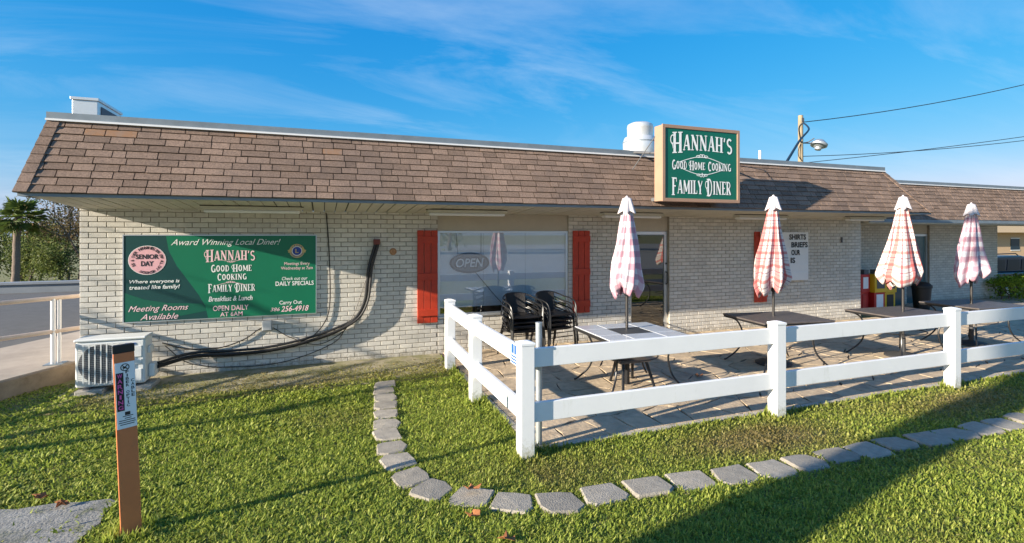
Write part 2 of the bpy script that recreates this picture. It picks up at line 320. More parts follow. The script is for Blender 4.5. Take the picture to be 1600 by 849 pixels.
def fancy(body, cx, z, w_, h, y, arch=0.0, big=1.0, swash=()):
    """lettering in the display face: larger initials, optional arched baseline"""
    items = []; x = 0
    for i, ch in enumerate(body):
        if ch == ' ': x += 0.46; continue
        sc = big if (i == 0 or body[i-1] == ' ') else 1.0
        items.append((ch, x, sc, i in swash)); x += (GL[ch][0]+0.07)*(1+(sc-1)*0.6)
    tot = x-0.07; mb = MB(); k = 0
    for ch, ox, sc, sw in items:
        st = list(GL[ch][1])
        if sw: st += [(arc(-0.02,0.66,0.14,0.2,20,300,12),0.055), (arc(-0.12,0.22,0.14,0.26,80,0,6),0.05)]
        for pts, wd in st:
            def fx(p, yy, ox=ox, sc=sc):
                gx = ox+p.x*(1+(sc-1)*0.6); gy = p.y*sc-(sc-1)*0.45
                u = gx/tot*2-1
                return (cx+(gx/tot-0.5)*w_, yy, z+gy*h+arch*(1-u*u))
            stroke_mb(mb, pts, wd, fx, y-0.00025*(k % 9)); k += 1
    return mb
def flourish(cx, z, w_, y, up=1):
    mb = MB(); fx = lambda p, yy: (p.x, yy, p.y)
    for s in (-1, 1):
        stroke_mb(mb, [(cx+s*w_*0.5*(1-i/10), z-up*0.03*w_*(1-i/10)**1.5*4) for i in range(10)], w_*0.012, fx, y-0.0003*(s+1))
        stroke_mb(mb, arc(cx+s*w_*0.085, z, w_*0.045, w_*0.018, 0, 330, 12), w_*0.012, fx, y-0.001)
        stroke_mb(mb, arc(cx+s*w_*0.03, z+up*w_*0.01, w_*0.028, w_*0.026, 200, 520, 10), w_*0.012, fx, y-0.0013)
    stroke_mb(mb, [(cx, z-w_*0.02), (cx, z+w_*0.04)], w_*0.02, fx, y-0.0018)
    return mb
def join(*mbs):
    r = MB()
    for m in mbs: r.add(m.v, m.f)
    return r
def disc(cx, z, r, y, rz=None, n=32, r_in=0.0):
    rz = rz or r; mb = MB(); o = [(cx+r*math.cos(2*math.pi*i/n), y, z+rz*math.sin(2*math.pi*i/n)) for i in range(n)]
    if r_in:
        q = [(cx+r_in*math.cos(2*math.pi*i/n), y, z+r_in*rz/r*math.sin(2*math.pi*i/n)) for i in range(n)]
        mb.add(o+q, [(i,(i+1)%n,n+(i+1)%n,n+i) for i in range(n)])
    else: mb.add(o, [tuple(range(n))])
    return mb
def ring_text(body, cx, z, r, h, y, a0, a1, rz=None, flip=False):
    mb = MB(); n = len(body)
    for i, ch in enumerate(body):
        if ch == ' ': continue
        a = R(a0+(a1-a0)*i/max(1, n-1)); t = text_mb(ch, 0, 0, h*(0.35 if ch in "I'." else 0.75), h, 0, bold=0.02)
        rot = a-math.pi/2 if not flip else a+math.pi/2
        for q in range(len(t.v)):
            x, _, zz_ = t.v[q]; zz_ -= h/2
            t.v[q] = (cx+r*math.cos(a)+x*math.cos(rot)-zz_*math.sin(rot), y, z+(r*math.sin(a)+x*math.sin(rot)+zz_*math.cos(rot)))
        mb.add(t.v, t.f)
    return mb

# ================================================================== the setting
def sm(x): x = min(1, max(0, x)); return x*x*(3-2*x)
def gz(x, y): return -0.55*sm((x-15.5)/4) - 1.45*sm((y-21)/7)*sm((4-x)/8) - 0.012
gx = sorted(set([-900,-300,-120,-60,-40]+[i*2 for i in range(-15,21)]+[60,120,300,900])); gy = sorted(set([-900,-300,-100,-40,-20]+[i*2 for i in range(-5,26)]+[80,150,300,900]))
mb = MB(); mb.add([(x, y, gz(x, y)) for y in gy for x in gx], [(j*len(gx)+i, j*len(gx)+i+1, (j+1)*len(gx)+i+1, (j+1)*len(gx)+i) for j in range(len(gy)-1) for i in range(len(gx)-1)])
M['soil'] = wear(mat('lawn_soil', (0.17,0.185,0.055), 0.95, alt=(0.22,0.18,0.08), nscale=2.5, bump=0.7, bscale=90), (0.21,0.165,0.075), 1.1, 0.55, 0.75, 0.7)
struct('ground', mb, M['soil'], smooth='all', origin=(0,0,0))
# patio: joint bed, stamped stones, pale edge
PX0, PX1, PY0, PY1 = 1.80, 14.6, 4.24, 8.22
patio = struct('patio', MB().box(PX0, PX1, PY0, PY1, -0.08, 0.006), M['grout'])
def clip(poly, nx, ny, d):
    o = []
    for i in range(len(poly)):
        a, b = poly[i], poly[(i+1) % len(poly)]; da = a[0]*nx+a[1]*ny-d; db = b[0]*nx+b[1]*ny-d
        if da <= 0: o.append(a)
        if (da < 0) != (db < 0) and abs(da-db) > 1e-12:
            t = da/(da-db); o.append((a[0]+(b[0]-a[0])*t, a[1]+(b[1]-a[1])*t))
    return o
pts = []; nxp, nyp = 32, 9
for j in range(nyp):
    for i in range(nxp):
        pts.append((PX0+0.07+(i+0.5+(0.25 if j % 2 else -0.25)+random.uniform(-.30,.30))*(PX1-PX0-0.07)/nxp, PY0+0.07+(j+0.5+random.uniform(-.30,.30))*(PY1-PY0-0.07)/nyp))
for i, p in enumerate(pts):
    poly = [(PX0+0.06,PY0+0.06),(PX1,PY0+0.06),(PX1,PY1),(PX0+0.06,PY1)]
    for q in pts:
        if q is p or abs(q[0]-p[0]) > 1.6 or abs(q[1]-p[1]) > 1.6: continue
        nx, ny = q[0]-p[0], q[1]-p[1]; l = math.hypot(nx, ny); nx /= l; ny /= l
        poly = clip(poly, nx, ny, ((p[0]+q[0])*nx+(p[1]+q[1])*ny)/2-0.0035)
        if len(poly) < 3: break
    if len(poly) < 3: continue
    # uneven stamped edges
    rp = []
    for a, b in zip(poly, poly[1:]+poly[:1]):
        rp.append(a); l = math.hypot(b[0]-a[0], b[1]-a[1])
        if l > 0.16:
            for k_ in (0.33, 0.67):
                t = k_+random.uniform(-.08,.08); e = random.uniform(-0.003,0.022); c0 = ((a[0]+b[0])/2, (a[1]+b[1])/2); dx, dy = p[0]-c0[0], p[1]-c0[1]; dl = math.hypot(dx, dy) or 1
                rp.append((a[0]+(b[0]-a[0])*t+dx/dl*e, a[1]+(b[1]-a[1])*t+dy/dl*e))
    h = 0.019+random.uniform(-0.0006,0.0006); n = len(rp); m2 = MB()
    ins = [(x+(p[0]-x)*0.012, y+(p[1]-y)*0.012) for x, y in rp]
    m2.add([(x, y, 0.004) for x, y in rp]+[(x, y, h-0.001) for x, y in rp]+[(x, y, h) for x, y in ins],
           [(i_,(i_+1)%n,n+(i_+1)%n,n+i_) for i_ in range(n)]+[(n+i_,n+(i_+1)%n,2*n+(i_+1)%n,2*n+i_) for i_ in range(n)]+[tuple(range(2*n,3*n))])
    build('patio_stone', m2, M['flag'], patio, rnd=random.random())
build('patio_edge', MB().box(PX0-0.01, PX1, PY0-0.01, PY0+0.055, -0.05, 0.022).box(PX0-0.012, PX0+0.055, PY0+0.0552, 7.05, -0.05, 0.022), M['patio_edge'], patio, bevel=0.006)
struct('pavement', MB().box(14.602, 26, 5.2, 9.7, -0.6, 0.012), M['side'])
# mossy apron along the wall
ap = [(-2.35,7.28),(-1.4,7.10),(-0.4,7.02),(0.6,6.90),(1.2,6.98),(1.79,7.06),(1.79,8.24),(-2.95,8.24),(-2.95,7.6)]
struct('apron', MB().prism(ap, -0.06, 0.012), M['apron'])
# raised sidewalk with retaining wall on the left, road and low parapet beyond
cw = [(-5.2,4.3),(-3.54,7.75),(-3.06,8.75),(-2.9,9.4)]
sw = cw+[(-2.9,30),(-3.2,14),(-4.03,11.2),(-4.55,9.95),(-7.2,4.3)]
sw = [(-5.2,4.3),(-3.54,7.75),(-3.10,8.66),(-2.9,9.1),(-2.9,13.9),(-3.3,13.0),(-4.03,11.2),(-4.55,9.95),(-6.9,4.3)]
sidewalk = struct('sidewalk', MB().prism([(x-0.0, y) for x, y in sw], -0.1, 0.226), M['side'])
rw = MB()
for (a, b) in zip(cw[:-1], cw[1:]):
    d = Vector((b[0]-a[0], b[1]-a[1])).normalized(); nn = Vector((d.y, -d.x))
    rw.prism([(a[0],a[1]),(a[0]+nn.x*0.03,a[1]+nn.y*0.03),(b[0]+nn.x*0.03,b[1]+nn.y*0.03),(b[0],b[1])], -0.1, 0.205)
retw = build('retaining_wall', rw, M['curbwall']); tag(retw, 'low brown stained concrete retaining wall edging the raised sidewalk', 'wall')
struct('road', MB().prism([(-120,-2),(-6.95,4.2),(-4.56,9.94),(-4.04,11.21),(-2.9,14.0),(6,20.4),(-120,20.4)][::1], -0.1, 0.10), M['asphalt'])
struct('unseen_lot', MB().box(-60,90,-70,-4.5,-0.1,0.012), mat('pale_lot_paving', (0.30,0.285,0.26), 0.9, noise=0.12, nscale=0.8, bump=0.2))  # unseen pale paving added behind the camera to brighten the window reflection
par = build('parapet', MB().box(-80, 2, 20.5, 20.8, -0.3, 0.36).box(-80, 2, 20.44, 20.86, 0.361, 0.43), mat('parapet_grey', (0.22,0.24,0.26), 0.9, noise=0.12, nscale=1)); tag(par, 'long low grey parapet at the far side of the road', 'parapet')

# ================================================================== the diner
EX0, EX1, EY, EZ = -3.0, 11.72, 6.81, 2.385      # eave line
TX0, TX1, TY, TZ = -2.885, 10.9, 7.26, 3.245      # top of the shingles
WX0, WX1, WY, WZ = -2.95, 11.58, 8.21, 2.29
diner = thing('diner_building', 'cream brick diner with brown shingled mansard roof and red shutters', 'building', (4.3, 8.21, 0))
wb = MB()
for a, b, z0, z1 in ((WX0+0.01,1.77,-0.1,WZ),(1.77,4.13,-0.1,0.60),(4.13,5.43,-0.1,WZ),(6.30,WX1-0.01,-0.1,WZ)): wb.box(a, b, WY+0.009, WY+0.25, z0, z1)
wb.box(WX0+0.01, WX0+0.2, WY+0.2502, 17, -0.1, WZ).box(WX1-0.2, WX1-0.011, WY+0.2502, 9.49, -0.1, WZ).box(WX0+0.2002, 24, 17, 17.2, -0.3, WZ)
wb.box(11.57, 15.24, 9.508, 9.7, -0.1, 2.25).box(16.2, 19.38, 9.508, 9.7, -0.6, 2.25).box(19.1, 19.38, 9.7002, 17, -0.6, 2.25)
wall = build('wall', wb, M['mortar'], diner)
bricks = []
BL, BH, G_ = 0.196, 0.0705, 0.009
def lay(x0, x1, z0, z1, yf, rows_from=0):
    r = rows_from; z = z0
    while z < z1-0.02:
        x = x0-(BL/2 if r % 2 else 0); zt = min(z+BH-G_, z1)
        while x < x1-0.012:
            a = max(x, x0); b = min(x+BL-G_, x1)
            if b-a > 0.02: bricks.append((a, b, z, zt, yf-random.uniform(0, 0.003)))
            x += BL
        z += BH; r += 1
for a, b, z0, z1 in ((WX0,1.768,0.0,WZ),(1.772,4.128,0.0,0.585),(4.132,5.428,0.0,WZ),(6.302,WX1,0.0,WZ)): lay(a, b, z0, z1, WY)
for a, b in ((11.6,15.23),(16.21,19.38)): lay(a, b, 0.0, 2.25, 9.5)
bricks.sort(key=lambda q: math.hypot((q[0]+q[1])/2-0.4, q[4]-4.0)+abs(q[2]-1.2)*0.12)
def vis(q):  # not behind the banner or the air conditioner
    x, z = (q[0]+q[1])/2, (q[2]+q[3])/2
    return not (-2.46 < x < -0.08 and 0.80 < z < 1.92) and not (-2.9 < x < -2.0 and z < 0.6)
ind = [q for q in bricks if vis(q) and q[1]-q[0] > 0.12][:300]; iset = set(map(id, ind)); rest = [q for q in bricks if id(q) not in iset]
def brick_mb(mb, q): 
    a, b, z0, z1, y = q; e = 0.0035
    mb.add([(a,WYB(y),z0),(b,WYB(y),z0),(b,WYB(y),z1),(a,WYB(y),z1),(a,y+e,z0),(b,y+e,z0),(b,y+e,z1),(a,y+e,z1),(a+e,y,z0+e),(b-e,y,z0+e),(b-e,y,z1-e),(a+e,y,z1-e)],
           [(8,9,10,11),(4,5,9,8),(5,6,10,9),(6,7,11,10),(7,4,8,11),(0,1,5,4),(1,2,6,5),(2,3,7,6),(3,0,4,7)])
def WYB(y): return y+0.03
for q in ind:
    mb = MB(); brick_mb(mb, q); build('brick', mb, M['brick'], wall, rnd=random.random())
mb = MB(); rr = []
for q in rest: brick_mb(mb, q); rr += [random.random()]*9
# left end wall bricks (edge on from here)
z = 0
while z < WZ-0.03:
    y = WY+0.035
    while y < 12:
        mb.box(WX0-0.001, WX0+0.02, y, y+BL-G_, z, z+BH-G_); rr += [random.random()]*6; y += BL
    z += BH
o = build('brick_field', mb, M['brick'], wall, rnd=rr); o['kind'] = 'stuff'
# header panels, roof deck, soffit
for a, b, y in ((1.772,4.128,WY+0.03),(5.432,6.298,WY+0.06)):
    build('header_panel', MB().box(a, b, y, y+0.1, 2.005, WZ), M['beige'], diner)
build('header_panel', MB().box(15.25, 16.19, 9.56, 9.68, 1.96, 2.25), M['beige'], diner)
deck = MB().box(TX0+0.06, TX1-0.06, TY+0.06, 17, 3.12, 3.22).box(TX1-0.06, 24, 8.6, 17, 3.10, 3.19)
build('roof_deck', deck, mat('roof_deck_gravel', (0.32,0.31,0.29), 0.95, noise=0.2, nscale=6), diner)
sl = math.hypot(TY-EY, TZ-EZ)
def roof_section(ex0, ex1, ey, ez, tx0, tx1, ty, tz, rows, seed):
    random.seed(seed); core = MB()
    core.add([(ex0,ey+0.012,ez),(ex1,ey+0.012,ez),(tx1,ty+0.012,tz),(tx0,ty+0.012,tz),(ex0,ey+1.2,ez),(ex1,ey+1.2,ez),(tx1,ty+0.8,tz),(tx0,ty+0.8,tz)],
             [(0,1,2,3),(1,5,6,2),(4,0,3,7)])
    u = Vector((0, ty-ey, tz-ez)); ln = u.length; u /= ln; nrm = Vector((0, -u.z, u.y))
    sh = []; ex = ln/rows
    for r in range(rows):
        s0, s1 = r*ex, min(ln, (r+1)*ex+0.001); f0 = (s0+0.5*ex)/ln
        xl = ex0+(tx0-ex0)*f0; xr = ex1+(tx1-ex1)*f0; x = xl-random.uniform(0, 0.2)
        while x < xr:
            wd = random.choice((0.13,0.2,0.23,0.25,0.28,0.31)); a = max(xl, x); b = min(xr, x+wd-0.010)
            if b-a > 0.03:
                dl = random.uniform(-0.004, 0.004); th = 0.010+random.uniform(0, 0.004)
                def pt(xx, s, h): return tuple(Vector((xx, ey, ez))+u*s+nrm*h)
                s0_ = s0+0.006; sh.append(((a+b)/2, s0, [pt(a,s0_+dl,-.004),pt(b,s0_+dl,-.004),pt(b,s1,-.004),pt(a,s1,-.004),pt(a,s0_+dl,th),pt(b,s0_+dl,th),pt(b,s1,0.001),pt(a,s1,0.001)]))
            x += wd
    return core, sh
BOXF = [(4,5,6,7),(0,1,5,4),(1,2,6,5),(3,0,4,7),(2,3,7,6)]
core, shs = roof_section(EX0, EX1, EY, EZ, TX0, TX1, TY, TZ, 10, 3)
roof = build('roof', core, M['underlay'], diner)
shs.sort(key=lambda t: abs(t[0]+0.3)); rusty = {(-2.3, 8), (0.25, 7)}
for x, s0, v in shs[:300]:
    row = round(s0/(sl/10)); ru = (abs(x+2.32) < 0.22 and row == 8) or (abs(x-0.18) < 0.1 and row == 7) or (abs(x+0.9) < 0.1 and row == 9)
    build('shingle', MB().add(v, BOXF), M['rust'] if ru else M['shingle'], roof, rnd=random.random())
mb = MB(); rr = []
for x, s0, v in shs[300:]: mb.add(v, BOXF); rr += [random.random()]*5
o = build('shingle_field', mb, M['shingle'], roof, rnd=rr); o['kind'] = 'stuff'
# ridge cap pieces on both hips
for (a, b, sgn) in (((EX0,EY,EZ),(TX0,TY,TZ),1), ((EX1,EY,EZ),(TX1,TY,TZ),-1)):
    a = Vector(a); b = Vector(b)
    for k in range(8):
        p = a.lerp(b, k/8); q = a.lerp(b, (k+1.06)/8); nrm = Vector((0,-0.886,0.464)); h0, h1 = 0.022, 0.014
        wv = Vector((sgn*0.105, 0, 0)); bk = Vector((0, 0.12, 0.0)); ou = Vector((-sgn*0.014, 0, 0))
        v = [p+ou+nrm*h0, p+wv+nrm*h0, q+wv+nrm*h1, q+ou+nrm*h1, p+ou, p+wv, q+wv, q+ou, p+ou+bk, q+ou+bk]
        fs = [(0,1,2,3),(4,5,1,0),(5,6,2,1),(7,4,0,3),(6,7,3,2),(4,7,9,8)] if sgn > 0 else [(3,2,1,0),(0,1,5,4),(1,2,6,5),(3,0,4,7),(2,3,7,6),(8,9,7,4)]
        build('hip_cap_shingle', MB().add(v, fs), M['shingle'], roof, rnd=random.random())
core2, shs2 = roof_section(11.0, 24, 8.1, 2.30, 11.0, 24, 8.55, 3.20, 10, 5)
roof2 = build('rear_roof', core2, M['underlay'], diner)
mb = MB(); rr = []
for x, s0, v in shs2: mb.add(v, BOXF); rr += [random.random()]*5
o = build('shingle_field', mb, M['shingle'], roof2, rnd=rr); o['kind'] = 'stuff'
# flashing along the roof edge
fl = build('roof_flashing', MB().box(TX0-0.02, TX1+0.02, TY-0.03, TY+0.09, TZ+0.012, TZ+0.085), M['flash'], diner)
build('drip_edge', MB().box(TX0-0.025, TX1+0.025, TY-0.045, TY+0.02, TZ-0.012, TZ+0.010), M['white'], fl)
fl2 = build('roof_flashing', MB().box(11.0, 24, 8.52, 8.64, 3.212, 3.285), M['flash'], diner)
build('drip_edge', MB().box(11.0, 24, 8.505, 8.57, 3.19, 3.211), M['white'], fl2)
# fascia and soffit panels, one by one
build('fascia', MB().box(EX0+0.01, EX1-0.01, EY+0.03, EY+0.06, EZ-0.035, EZ+0.02).box(EX0+0.008, EX0+0.035, EY+0.0602, WY+0.0, EZ-0.035, EZ+0.02), M['flash'], diner)
sof = build('soffit', MB().add([(EX0+0.04,EY+0.06,EZ+0.0),(EX1,EY+0.06,EZ+0.0),(EX1,WY,WZ+0.01),(EX0+0.04,WY,WZ+0.01),(EX0+0.04,EY+0.06,EZ+0.05),(EX1,EY+0.06,EZ+0.05),(EX1,WY,WZ+0.06),(EX0+0.04,WY,WZ+0.06)],[(3,2,1,0),(4,5,6,7),(0,1,5,4),(1,2,6,5),(2,3,7,6),(3,0,4,7)]), M['soffit_gap'], diner)
x = EX0+0.045; k = 0
while x < EX1-0.05:
    wdt = 0.150; b = min(x+wdt-(0.012 if k % 3 else 0.018), EX1-0.02); d = random.uniform(0, 0.004)
    build('soffit_panel', MB().add([(x,EY+0.065,EZ-0.002-d),(b,EY+0.065,EZ-0.002-d),(b,WY-0.002,WZ+0.008-d),(x,WY-0.002,WZ+0.008-d),(x,EY+0.065,EZ-0.014-d),(b,EY+0.065,EZ-0.014-d),(b,WY-0.002,WZ-0.004-d),(x,WY-0.002,WZ-0.004-d)],[(0,1,2,3),(7,6,5,4),(4,5,1,0),(5,6,2,1),(6,7,3,2),(7,4,0,3)]), M['soffit'], sof)
    x += wdt; k += 1
build('soffit', MB().box(11.725, 24, 8.13, 9.52, 2.20, 2.285), M['soffit'], diner)
build('fascia', MB().box(11.725, 24, 8.10, 8.128, 2.225, 2.30), M['flash'], diner)
# fluorescent strip fixtures under the soffit
for a, b in ((-1.45,-0.25),(1.48,2.72),(4.45,5.65),(7.35,8.6),(10.3,11.4)):
    zt = EZ+(WZ-EZ)*(7.6-EY)/(WY-EY)-0.018
    lf = build('strip_light', MB().box(a, b, 7.52, 7.68, zt-0.045, zt), M['soffit'], diner, bevel=0.004)
    build('diffuser', MB().box(a+0.03, b-0.03, 7.535, 7.665, zt-0.085, zt-0.0455), M['white'], lf, bevel=0.015)
    build('mounting_rail', MB().box(a-0.02, b+0.02, 7.575, 7.625, zt+0.0, zt+0.012), M['soffit_gap'], lf)
# big window
win = build('window', MB().box(1.772,1.812,WY+0.02,WY+0.07,0.60,2.004).box(4.088,4.128,WY+0.02,WY+0.07,0.60,2.004).box(1.8122,4.0878,WY+0.02,WY+0.07,1.968,2.004).box(1.8122,4.0878,WY+0.02,WY+0.07,0.60,0.640), M['alu'], diner, bevel=0.003)
build('pane', MB().box(1.812,4.088,WY+0.024,WY+0.028,0.64,1.968), M['glass'], win)
build('sill', MB().box(1.775,4.125,WY-0.025,WY+0.12,0.585,0.5995), M['alu'], win)
bl = MB()
for k in range(3): bl.box(1.80+k*0.765, 1.80+(k+1)*0.765-0.004, WY+0.072, WY+0.075, 0.735, 2.0)
build('blind', bl, M['blind'], win)
build('room_shell', MB().box(1.6, 4.3, WY+0.9, WY+0.92, 0.4, 2.1).box(5.0, 7.4, WY+2.6, WY+2.65, 0.0, 2.2).box(1.6,7.4,WY+0.26,WY+2.59,0.3,0.35), M['dark_in'], win)
# glazed door
dr = build('door', MB().box(5.432,5.482,WY+0.06,WY+0.11,0.02,2.0).box(6.228,6.298,WY+0.06,WY+0.11,0.02,2.0).box(5.4822,6.2278,WY+0.06,WY+0.11,1.94,2.0).box(5.4822,6.2278,WY+0.06,WY+0.11,0.02,0.16), M['alu'], diner, bevel=0.003)
build('pane', MB().box(5.482,6.228,WY+0.083,WY+0.089,0.16,1.94), M['door_glass'], dr)
build('handle', MB().tube([(6.262,WY+0.055,0.98),(6.262,WY+0.02,1.0),(6.262,WY+0.02,1.2),(6.262,WY+0.055,1.22)],0.011), M['black'], dr)
build('lock', MB().lathe([(0.018,0),(0.018,0.01)],0,0,12).xform(Matrix.Translation((6.262,WY+0.06,1.38)) @ Euler((R(90),0,0)).to_matrix().to_4x4()), M['black'], dr)
dr2 = build('door', MB().box(15.25,15.30,9.55,9.62,0.0,1.95).box(16.14,16.19,9.55,9.62,0.0,1.95).box(15.3,16.14,9.55,9.62,1.89,1.95), M['alu'], diner)
build('pane', MB().box(15.302,16.138,9.585,9.60,0.0,1.888), M['teal_door'], dr2)
# red board shutters
def shutter(x0, x1, z0, z1):
    sh_ = build('shutter', MB().box(x0+0.01, x1-0.01, WY-0.016, WY-0.005, z0+0.02, z1-0.02), mat('shutter_backing', (0.30,0.20,0.15), 0.8), diner); wd = (x1-x0)/3
    for k in range(3): build('board', MB().box(x0+k*wd+0.004, x0+(k+1)*wd-0.006, WY-0.034, WY-0.0162, z0+random.uniform(0,0.006), z1), M['red'], sh_, bevel=0.003)
    for zb in (z0+0.17, (z0+z1)/2, z1-0.15): build('batten', MB().box(x0+0.006, x1-0.006, WY-0.055, WY-0.0342, zb-0.055, zb+0.055), M['red'], sh_, bevel=0.003)
shutter(1.43, 1.765, 0.52, 2.01); shutter(4.20, 4.55, 0.535, 2.01); shutter(8.40, 8.74, 0.53, 2.0)
# round fitting and small bracket on the brickwork
fit = build('wall_fitting', MB().lathe([(0.055,0),(0.055,0.012),(0.035,0.02)],0,0,16).xform(Matrix.Translation((1.055,WY-0.001,1.675)) @ Euler((R(90),0,0)).to_matrix().to_4x4()), mat('rusty_fitting', (0.40,0.20,0.09), 0.7, noise=0.4, nscale=40), diner)
build('bracket', MB().box(10.93,10.965,WY-0.03,WY-0.003,1.76,1.88), M['ac_dark'], diner)

# ================================================================== banner
ban = thing('banner', 'large dark green and teal diner banner on the cream brick wall', 'banner', (-1.27, WY-0.03, 0.775))
BX0, BX1, BZ0, BZ1 = -2.465, -0.08, 0.775, 1.928; YB = WY-0.028
bw, bh = BX1-BX0, BZ1-BZ0
def bx_(u): return BX0+bw*(u-60)/(1480-60)
def bz_(v, u=700):
    top = 90; bot = 725-(u-75)/(1485-75)*68
    return BZ1-bh*(v-top)/(bot-top)
build('panel', MB().box(BX0,BX1,YB,YB+0.02,BZ0,BZ1), M['teal'], ban)
build('frame', MB().box(BX0-0.012,BX0-0.0005,YB-0.005,YB+0.02,BZ0-0.012,BZ1+0.012).box(BX1+0.0005,BX1+0.012,YB-0.005,YB+0.02,BZ0-0.012,BZ1+0.012).box(BX0,BX1,YB-0.005,YB+0.02,BZ0-0.012,BZ0-0.0005).box(BX0,BX1,YB-0.005,YB+0.02,BZ1+0.0005,BZ1+0.012), M['alu'], ban)
cur = [(345,90),(365,200),(420,310),(500,420),(580,530),(625,610),(645,700)]
g = [(bx_(u), bz_(v, u)) for u, v in cur]; g[0] = (g[0][0], BZ1); g[-1] = (g[-1][0], BZ0)
build('green_field', MB().add([(x, YB-0.002, z) for x, z in g]+[(BX1, YB-0.002, BZ0), (BX1, YB-0.002, BZ1)], [tuple(range(9))]), M['green'], ban)
sw1 = [(65,510),(200,560),(350,585),(600,590),(640,640),(500,670),(300,705),(65,725)]
build('green_swoosh', MB().add([(bx_(u), YB-0.0012, max(BZ0+0.002, bz_(v, u))) for u, v in sw1], [tuple(range(len(sw1)-1,-1,-1))]), mat('print_mid_green', (0.004,0.105,0.062), 0.4), ban)
def bt(body, u0, u1, v0, v1, m='letter', sh=0.0, bold=0.01):
    uc = (u0+u1)/2; z0 = bz_(v1, uc); return build('lettering', text_mb(body, bx_(uc), z0, bx_(u1)-bx_(u0), bz_(v0, uc)-z0, YB-0.004, sh, bold), M[m], ban)
def bf(body, u0, u1, v0, v1, m='letter', arch=0.0, big=1.25, sw_=()):
    uc = (u0+u1)/2; z0 = bz_(v1, uc); return build('lettering', fancy(body, bx_(uc), z0, bx_(u1)-bx_(u0), (bz_(v0, uc)-z0), YB-0.004, arch, big, sw_), M[m], ban)
bt('Award Winning Local Diner!', 380, 1195, 115, 172, 'letter', 0.42, 0.0)
bf("HANNAH'S", 630, 995, 205, 275, 'letter_pink', 0.012, 1.25, (0,))
bf('GOOD HOME', 665, 970, 308, 352, 'letter', 0, 1.2, (5,)); bf('COOKING', 712, 930, 372, 414, 'letter', 0, 1.15)
bf('FAMILY DINER', 645, 995, 450, 500, 'letter', 0, 1.3, (7,))
build('flourish', flourish(bx_(815), bz_(282), bw*0.16, YB-0.004, -1), M['letter_pink'], ban)
build('flourish', flourish(bx_(810), bz_(436), bw*0.18, YB-0.004, 1), M['letter_pink'], ban)
bt('Breakfast & Lunch', 648, 976, 533, 570, 'letter', 0.2, 0.015); bt('OPEN DAILY', 680, 945, 602, 640, 'letter_pink', 0, 0.012); bt('AT 6AM', 733, 900, 650, 682, 'letter_pink', 0, 0.012)
bt('Where everyone is', 97, 440, 412, 445, 'letter', 0.2, 0.015); bt('treated like family!', 97, 442, 452, 490, 'letter', 0.2, 0.015)
bt('Meeting Rooms', 90, 503, 600, 655, 'letter_pink', 0.42, 0.0); bt('Available', 170, 432, 662, 705, 'letter_pink', 0.42, 0.0)
bt('Meetings Every', 1225, 1430, 284, 312, 'letter_pink', 0, 0.0); bt('Wednesday at 7am', 1198, 1455, 316, 346, 'letter_pink', 0, 0.0)
bt('Check out our', 1205, 1412, 392, 416, 'letter', 0.2, 0.005); bt('DAILY SPECIALS', 1155, 1463, 424, 456, 'letter', 0, 0.015)
bt('Carry Out', 1185, 1366, 566, 602, 'letter', 0, 0.01); bt('386', 1115, 1188, 620, 646, 'letter_pink', 0.25, 0.0); bt('256-4918', 1198, 1422, 604, 646, 'letter_pink', 0.3, 0.015)
c_, z_ = bx_(218), bz_(270, 218); rd = bx_(343)-bx_(218); rz_ = bz_(166, 218)-z_
bd = build('round_badge', disc(c_, z_, rd, YB-0.0035, rz_), M['pink'], ban)
build('badge_ring', disc(c_, z_, rd*1.03, YB-0.003, rz_*1.03), M['letter'], ban)
build('lettering', join(text_mb('SENIOR', c_, z_+rz_*0.08, rd*1.25, rz_*0.34, YB-0.0055, 0, 0.03), text_mb('DAY', c_, z_-rz_*0.42, rd*0.68, rz_*0.36, YB-0.0055, 0, 0.03)), M['ink'], bd)
build('lettering', join(ring_text("HANNAH'S", c_, z_, rd*0.80, rd*0.2, YB-0.0055, 120, 65), ring_text("20% OFF ALL DAY WEDNESDAY", c_, z_, rd*0.80, rd*0.17, YB-0.0055, 52, -118), ring_text("55 & OVER", c_, z_, rd*0.80, rd*0.17, YB-0.0055, 205, 140)), M['ink'], bd)
c_, z_ = bx_(1326), bz_(203, 1326); rd = 0.105
eb = build('emblem', disc(c_, z_, rd*0.62, YB-0.0050), M['emblem_blue'], ban)
build('gold_ring', disc(c_, z_, rd*0.98, YB-0.0042, r_in=rd*0.60), M['gold'], eb)
build('gold_rim', disc(c_, z_, rd*0.66, YB-0.0058, r_in=rd*0.58), M['letter'], eb)
build('lettering', text_mb('L', c_, z_-rd*0.28, rd*0.42, rd*0.56, YB-0.0062, 0, 0.03), M['gold'], eb)
build('lettering', join(ring_text('LIONS', c_, z_, rd*0.8, rd*0.24, YB-0.0056, 135, 45), ring_text('INTERNATIONAL', c_, z_, rd*0.8, rd*0.18, YB-0.0056, 200, 340, flip=True)), M['emblem_blue'], eb)
for s in (-1, 1): build('lion_head', MB().add([(c_+s*rd*0.8, YB-0.0045, z_+rd*0.28), (c_+s*rd*1.22, YB-0.0045, z_+rd*0.10), (c_+s*rd*1.1, YB-0.0045, z_-rd*0.05), (c_+s*rd*1.15, YB-0.0045, z_-rd*0.2), (c_+s*rd*0.85, YB-0.0045, z_-rd*0.25)], [(0,4,3,2,1) if s > 0 else (0,1,2,3,4)]), M['gold'], eb)

